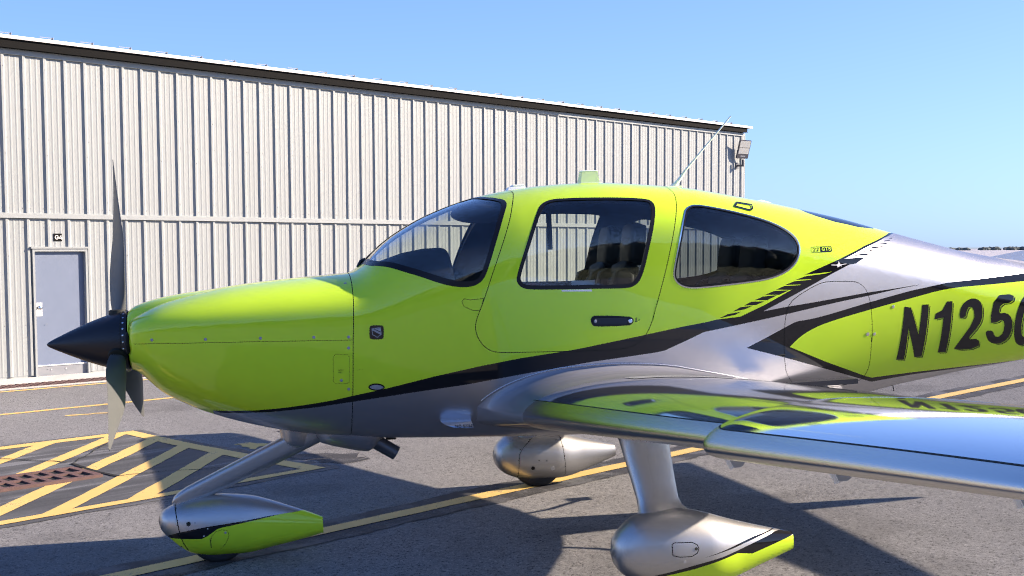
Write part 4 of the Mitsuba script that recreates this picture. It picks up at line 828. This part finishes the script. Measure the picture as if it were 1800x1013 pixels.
# grate in the middle of the hatched marking: two rows of slots in a rusty cast frame
thing("drain_grate", "rusty cast iron drain grate with two rows of slots in the yellow hatched marking", "drain grate")
g0 = np.array(HW_["grate_o"]); gu = np.array(HW_["grate_u"]); gv = np.array(HW_["grate_v"]); GL, GV = HW_["grate_l"], HW_["grate_w"]
def gpt(a, b, z=0.):
    p = g0 + gu * a + gv * b; return np.array([p[0], p[1], gh(p[0], p[1]) + z])
def gbox(a0, a1, b0, b1, z0, z1, sl=0.):
    v = np.array([gpt(a + sl * (b - b0), b, z) for z in (z0, z1) for a, b in ((a0, b0), (a1, b0), (a1, b1), (a0, b1))])
    f = np.array([[0, 3, 2, 1], [4, 5, 6, 7], [0, 1, 5, 4], [1, 2, 6, 5], [2, 3, 7, 6], [3, 0, 4, 7]]); return v, f
add("drain_grate__pit", gbox(0, GL, 0, GV, .010, .0125), "pit_black", False, False)
add("drain_grate__frame", cat([gbox(-.02, GL + .02, -.03, .03, .0, .028), gbox(-.02, GL + .02, GV - .03, GV + .03, .0, .028), gbox(-.03, .03, .03, GV - .03, .0, .0275), gbox(GL - .03, GL + .03, .03, GV - .03, .0, .0275)]), "rust_iron", False, False)
add("drain_grate__centre_rail", gbox(.03, GL - .03, GV / 2 - .03, GV / 2 + .03, .0, .027), "rust_iron", False, False)
nb = int(GL / .135)
for k in range(1, nb):
    a = GL * k / nb
    for b0, b1 in ((.03, GV / 2 - .03), (GV / 2 + .03, GV - .03)): add("drain_grate__bar", gbox(a - .024, a + .024, b0, b1, .0, .0262), "rust_iron", False, False)
# trench drain along the hangar
thing("trench_drain", "long reddish steel trench drain running along the foot of the hangar wall", "drain")
def wp(s, o, z): return W0 * [1, 1, 0] + WD * s + WN * o + np.array([0, 0, z])
def wbox(s0, s1, o0, o1, z0, z1):
    v = np.array([wp(s, o, z) for z in (z0, z1) for s, o in ((s0, o0), (s0, o1), (s1, o1), (s1, o0))])
    return v, np.array([[0, 3, 2, 1], [4, 5, 6, 7], [0, 1, 5, 4], [1, 2, 6, 5], [2, 3, 7, 6], [3, 0, 4, 7]])
add("trench_drain__pit", wbox(-10, 24, .97, 1.55, -.20, -.179), "pit_black", False, False)
add("trench_drain__rail", wbox(-10, 24, .95, 1.00, -.20, -.168), "concrete", False, False); add("trench_drain__rail", wbox(-10, 24, 1.52, 1.58, -.20, -.168), "concrete", False, False)
bars = [wbox(s, s + .052, 1.00, 1.52, -.19, -.1695) for s in np.arange(-6, 12, .105)] + [wbox(-6, 12, o, o + .035, -.19, -.171) for o in (1.11, 1.245, 1.38)]
add("trench_drain__grating", cat(bars), "rust_iron", False, False, kind="stuff")

# ------------------------------------------------------------------ hangar
thing("hangar", "long beige ribbed metal hangar building behind the airplane", "building")
S0, S1 = -12.0, 20.84; PITCH = .3426; ZT_, ZG0, ZG1 = 4.885, 2.345, 2.425
def ribs(s0, s1):
    """folded sheet: the profile (s, o) between s0 and s1"""
    pts = [(s0, None)]
    k0 = math.floor((s0 - .18) / PITCH) - 1
    full = []
    for k in range(k0, k0 + int((s1 - s0) / PITCH) + 5):
        r = .17 + k * PITCH
        full += [(r - .054, 0), (r - .017, .032), (r + .017, .032), (r + .054, 0)]
        for m in (.36, .64):
            c = r + PITCH * m; full += [(c - .020, 0), (c - .006, .004), (c + .006, .004), (c + .020, 0)]
    full = np.array(full); full = full[np.argsort(full[:, 0], kind="stable")]
    ss = np.unique(np.concatenate([[s0, s1], full[(full[:, 0] > s0) & (full[:, 0] < s1), 0]]))
    return ss, np.interp(ss, full[:, 0], full[:, 1])
def sheet(s0, s1, z0, z1):
    s, o = ribs(s0, s1); r = [np.array([wp(a, b + .004, z) for a, b in zip(s, o)]) for z in (z0, z1)]
    return flip(loft(r, close=False))
add("hangar__wall", wbox(S0, S1, -.30, 0, -.20, 5.0), "wall_trim", False, False)
DS0, DS1, DZ = .565, 1.50, 1.862
PW = PITCH * 3; starts = [.17 - PITCH / 2 + PW * k for k in range(-12, 22)]
for a in starts:
    a0, a1 = max(a, S0), min(a + PW, S1)
    if a1 - a0 < .05: continue
    add("hangar__wall__panel", sheet(a0, a1, ZG1, ZT_), "wall_sheet", False, False)
    for b0, b1, z0 in ([(a0, a1, -.16)] if a1 <= DS0 or a0 >= DS1 else [(a0, DS0, -.16), (DS0, min(DS1, a1), DZ), (DS1, a1, -.16)] if a0 < DS0 else [(a0, DS1, DZ), (DS1, a1, -.16)]):
        if b1 - b0 > .02: add("hangar__wall__panel", sheet(b0, b1, z0, ZG0), "wall_sheet", False, False)
add("hangar__girt_trim", cat([wbox(S0, S1, 0, .062, ZG0, ZG1 - .012), wbox(S0, S1, 0, .046, ZG1 - .012, ZG1)]), "wall_trim", False, False)
add("hangar__top_trim", wbox(S0, S1, 0, .05, ZT_, 4.968), "wall_trim", False, False)
add("hangar__corner_trim", cat([wbox(S1, S1 + .04, -.30, .05, -.19, 4.968), wbox(S1 - .10, S1, 0, .045, -.19, ZT_)]), "wall_trim", False, False)
add("hangar__gutter", cat([wbox(S0, 13.30, 0, .15, 4.972, 5.10), wbox(13.31, S1 + .02, 0, .13, 4.985, 5.10)]), "gutter_black", False, False)
add("hangar__gutter_lip", cat([wbox(S0, 13.30, .15, .16, 4.968, 4.985), wbox(13.31, S1 + .02, .13, .14, 4.978, 4.992)]), "gutter_black", False, False)
add("hangar__eave", cat([wbox(S0, 13.30, -.05, .19, 5.105, 5.158), wbox(13.302, S1 + .22, -.05, .18, 5.102, 5.153)]), "eave_white", False, False)
rf = np.array([wp(S0, .17, 5.16), wp(S1 + .15, .17, 5.16), wp(S1 + .15, -14, 5.30), wp(S0, -14, 5.30), wp(S0, .17, 5.12), wp(S1 + .15, .17, 5.12), wp(S1 + .15, -14, 5.25), wp(S0, -14, 5.25)])
add("hangar__roof", (rf, np.array([[0, 1, 2, 3], [7, 6, 5, 4], [0, 4, 5, 1], [1, 5, 6, 2], [2, 6, 7, 3], [3, 7, 4, 0]])), "roof_sheet", False, False)
add("hangar__end_wall", wbox(S1 - .02, S1, -13.8, -.30, -.20, 5.05), "wall_trim", False, False); add("hangar__rear_wall", wbox(S0, S1, -13.8, -13.6, -.2, 5.05), "wall_trim", False, False)
for k in range(-14, 31):
    s = .30 + .685 * k
    if s < S1: add("hangar__roof__snow_guard", cat([wbox(s, s + .008, .03, .10, 5.162, 5.215), wbox(s - .22, s, .085, .092, 5.196, 5.206)]), "guard_grey", False, False)
fs = []
for k in range(-30, 61):
    r = .17 + k * PITCH
    if not S0 < r < S1 - .1: continue
    for z in (4.70, 4.05, 3.35, 2.62): fs.append(wbox(r + .006, r + .018, .036, .041, z - .006, z + .006)) if (k + int(z * 10)) % 2 else None
    for f_ in (.18, .82):
        for z in ((2.50, 3.6) if f_ < .5 else (2.50,)): fs.append(wbox(r + PITCH * f_ - .006, r + PITCH * f_ + .006, .004, .010, z - .006, z + .006))
    if not DS0 - .05 < r < DS1 + .05:
        for z in (1.75, 1.0, .25): fs.append(wbox(r + .006, r + .018, .036, .041, z - .006, z + .006)) if (k + int(z * 4)) % 2 else None
        for z in (2.2, .65, -.08): fs.append(wbox(r + PITCH * .8, r + PITCH * .8 + .012, .004, .010, z - .006, z + .006))
add("hangar__wall__fastener", cat(fs), "guard_grey", False, False, kind="stuff")
# personnel door
add("hangar__door", wbox(.60, 1.465, -.045, -.02, -.012, 1.815), "door_blue", False, False)
scene["hangar__wall"] = mikit.ply(cat([wbox(S0, DS0, -.30, 0, -.20, 5.0), wbox(DS1, S1, -.30, 0, -.20, 5.0), wbox(DS0, DS1, -.30, 0, DZ, 5.0), wbox(DS0, DS1, -.30, -.13, -.2, DZ)]), "wall_trim")
add("hangar__door__frame", cat([wbox(DS0, .60, -.13, .055, -.19, DZ), wbox(1.465, DS1, -.13, .055, -.19, DZ), wbox(.60, 1.465, -.13, .055, 1.818, DZ)]), "wall_trim", False, False)
add("hangar__door__drip_cap", wbox(DS0 - .03, DS1 + .03, 0, .075, DZ, DZ + .03), "wall_trim", False, False)
add("hangar__door__kick_plate", wbox(.60, 1.465, -.12, -.005, -.19, -.028), "door_grey", False, False)
add("hangar__door__threshold", wbox(.60, 1.465, -.10, .01, -.026, -.010), "eave_white", False, False)
add("hangar__door__lock_plate", wbox(.615, .735, -.02, -.014, .78, 1.0), "steel_plate", False, False)
add("hangar__door__knob", cat([flip(tube([wp(.66, -.014, .92), wp(.66, .03, .92), wp(.66, .045, .92)], [.018, .022, .034], 14)), tube([wp(.66, .045, .92), wp(.66, .075, .92), wp(.66, .082, .92)], [.036, .034, .02], 14)]), "chrome", True, False)
for s in (.85, 1.10): add("hangar__door__bolt", tube([wp(s, -.006, -.09), wp(s, .002, -.09), wp(s, .006, -.09)], [.014, .014, .008], 10), "steel_plate", True, False)
# number plate
thing("number_sign", "small square black number plate with white characters above the blue hangar door", "sign")
add("number_sign__plate", wbox(.945, 1.085, .012, .017, 1.985, 2.105), "gutter_black", False, False)
t = meshkit.text_mesh("G4", .062, depth=.002, bold=True); v = np.array(t.vertices); v = np.array([wp(.957 + a * 1.12, .0175 + c, 2.014 + b) for a, b, c in v])
add("number_sign__text", (v, np.array(t.faces)), "decal_white", False, False)
# floodlight
thing("floodlight", "black floodlight with a pale lens at the right end of the hangar wall", "floodlight")
s_, z_ = 20.52, 4.075
add("floodlight__arm", cat([tube([wp(s_, .04, z_), wp(s_, .22, z_)], .028, 10), tube([wp(s_, .22, z_ - .03), wp(s_, .22, z_ + .16)], .032, 10)]), "lamp_body", True, False)
add("floodlight__bracket", wbox(s_ - .05, s_ + .05, .035, .045, z_ - .08, z_ + .08), "lamp_body", False, False)
hu = np.array([WD * .97 + WN * .24, WN * .29 - WD * .07 + np.array([0, 0, .954])]); hn = np.cross(hu[0], hu[1]); hn /= np.linalg.norm(hn)
hc = wp(s_, .24, z_ + .43)
def hb(a0, a1, b0, b1, c0, c1):
    v = np.array([hc + hu[0] * a + hu[1] * b + hn * c for c in (c0, c1) for a, b in ((a0, b0), (a1, b0), (a1, b1), (a0, b1))])
    return v, np.array([[0, 3, 2, 1], [4, 5, 6, 7], [0, 1, 5, 4], [1, 2, 6, 5], [2, 3, 7, 6], [3, 0, 4, 7]])
add("floodlight__housing", cat([hb(-.20, .20, -.25, .25, -.03, .018)] + [hb(-.13 + .052 * k, -.118 + .052 * k, -.1, .2, -.065, -.03) for k in range(6)]), "lamp_body", False, False)
add("floodlight__lens", hb(-.18, .18, .055, .232, .018, .022), "lens_pane", False, False); add("floodlight__lens", hb(-.18, .18, -.12, .040, .018, .022), "lens_pane", False, False)
add("floodlight__label", hb(-.08, .09, -.20, -.17, .018, .021), "decal_grey", False, False)
# far tree line beyond the field
tl, rg = [], np.random.default_rng(9)
for k in range(520):
    ang = math.radians(-12 + 70 * rg.random()); d_ = 1500 + 500 * rg.random(); c = np.array([d_ * math.sin(ang), d_ * math.cos(ang), 0])
    hgt = (.6 + 3.4 * meshkit.noise(np.array([ang * 38, 0, 0.])) ** 1.5 + .8 * rg.random())
    s = trimesh.creation.icosphere(1); q = np.array(s.vertices); q = q * (.7 + .6 * meshkit.noise(q * 2.2 + k)[:, None]) * [4.5, 4.5, hgt]
    tl.append((q + c + [0, 0, .4], np.array(s.faces)))
for k in range(260):                               # the same belt closes the field on the side behind the camera
    x, y = -130 + 300 * rg.random(), -62 - 30 * rg.random(); s = trimesh.creation.icosphere(1); q = np.array(s.vertices); q = q * (.7 + .6 * meshkit.noise(q * 2.2 + k)[:, None]) * [3.4, 3.4, 3.2 + 3.2 * rg.random()]
    tl.append((q + [x, y, 2.4 + 1.5 * rg.random()], np.array(s.faces)))
qx, qy = np.meshgrid(np.linspace(-260, 260, 53), np.linspace(-190, -21, 18), indexing="ij"); v = np.stack([qx, qy, gh(qx, qy) + .03], -1).reshape(-1, 3); i, j = np.meshgrid(np.arange(52), np.arange(17), indexing="ij")
add("grass_field", (v, np.stack([i * 18 + j, (i + 1) * 18 + j, (i + 1) * 18 + j + 1, i * 18 + j + 1], -1).reshape(-1, 4)), "grass", True, False, kind="structure")
add("tree_line", cat(tl), "foliage", False, False, "thin dark line of far trees on the horizon behind the tail", "trees", kind="stuff")
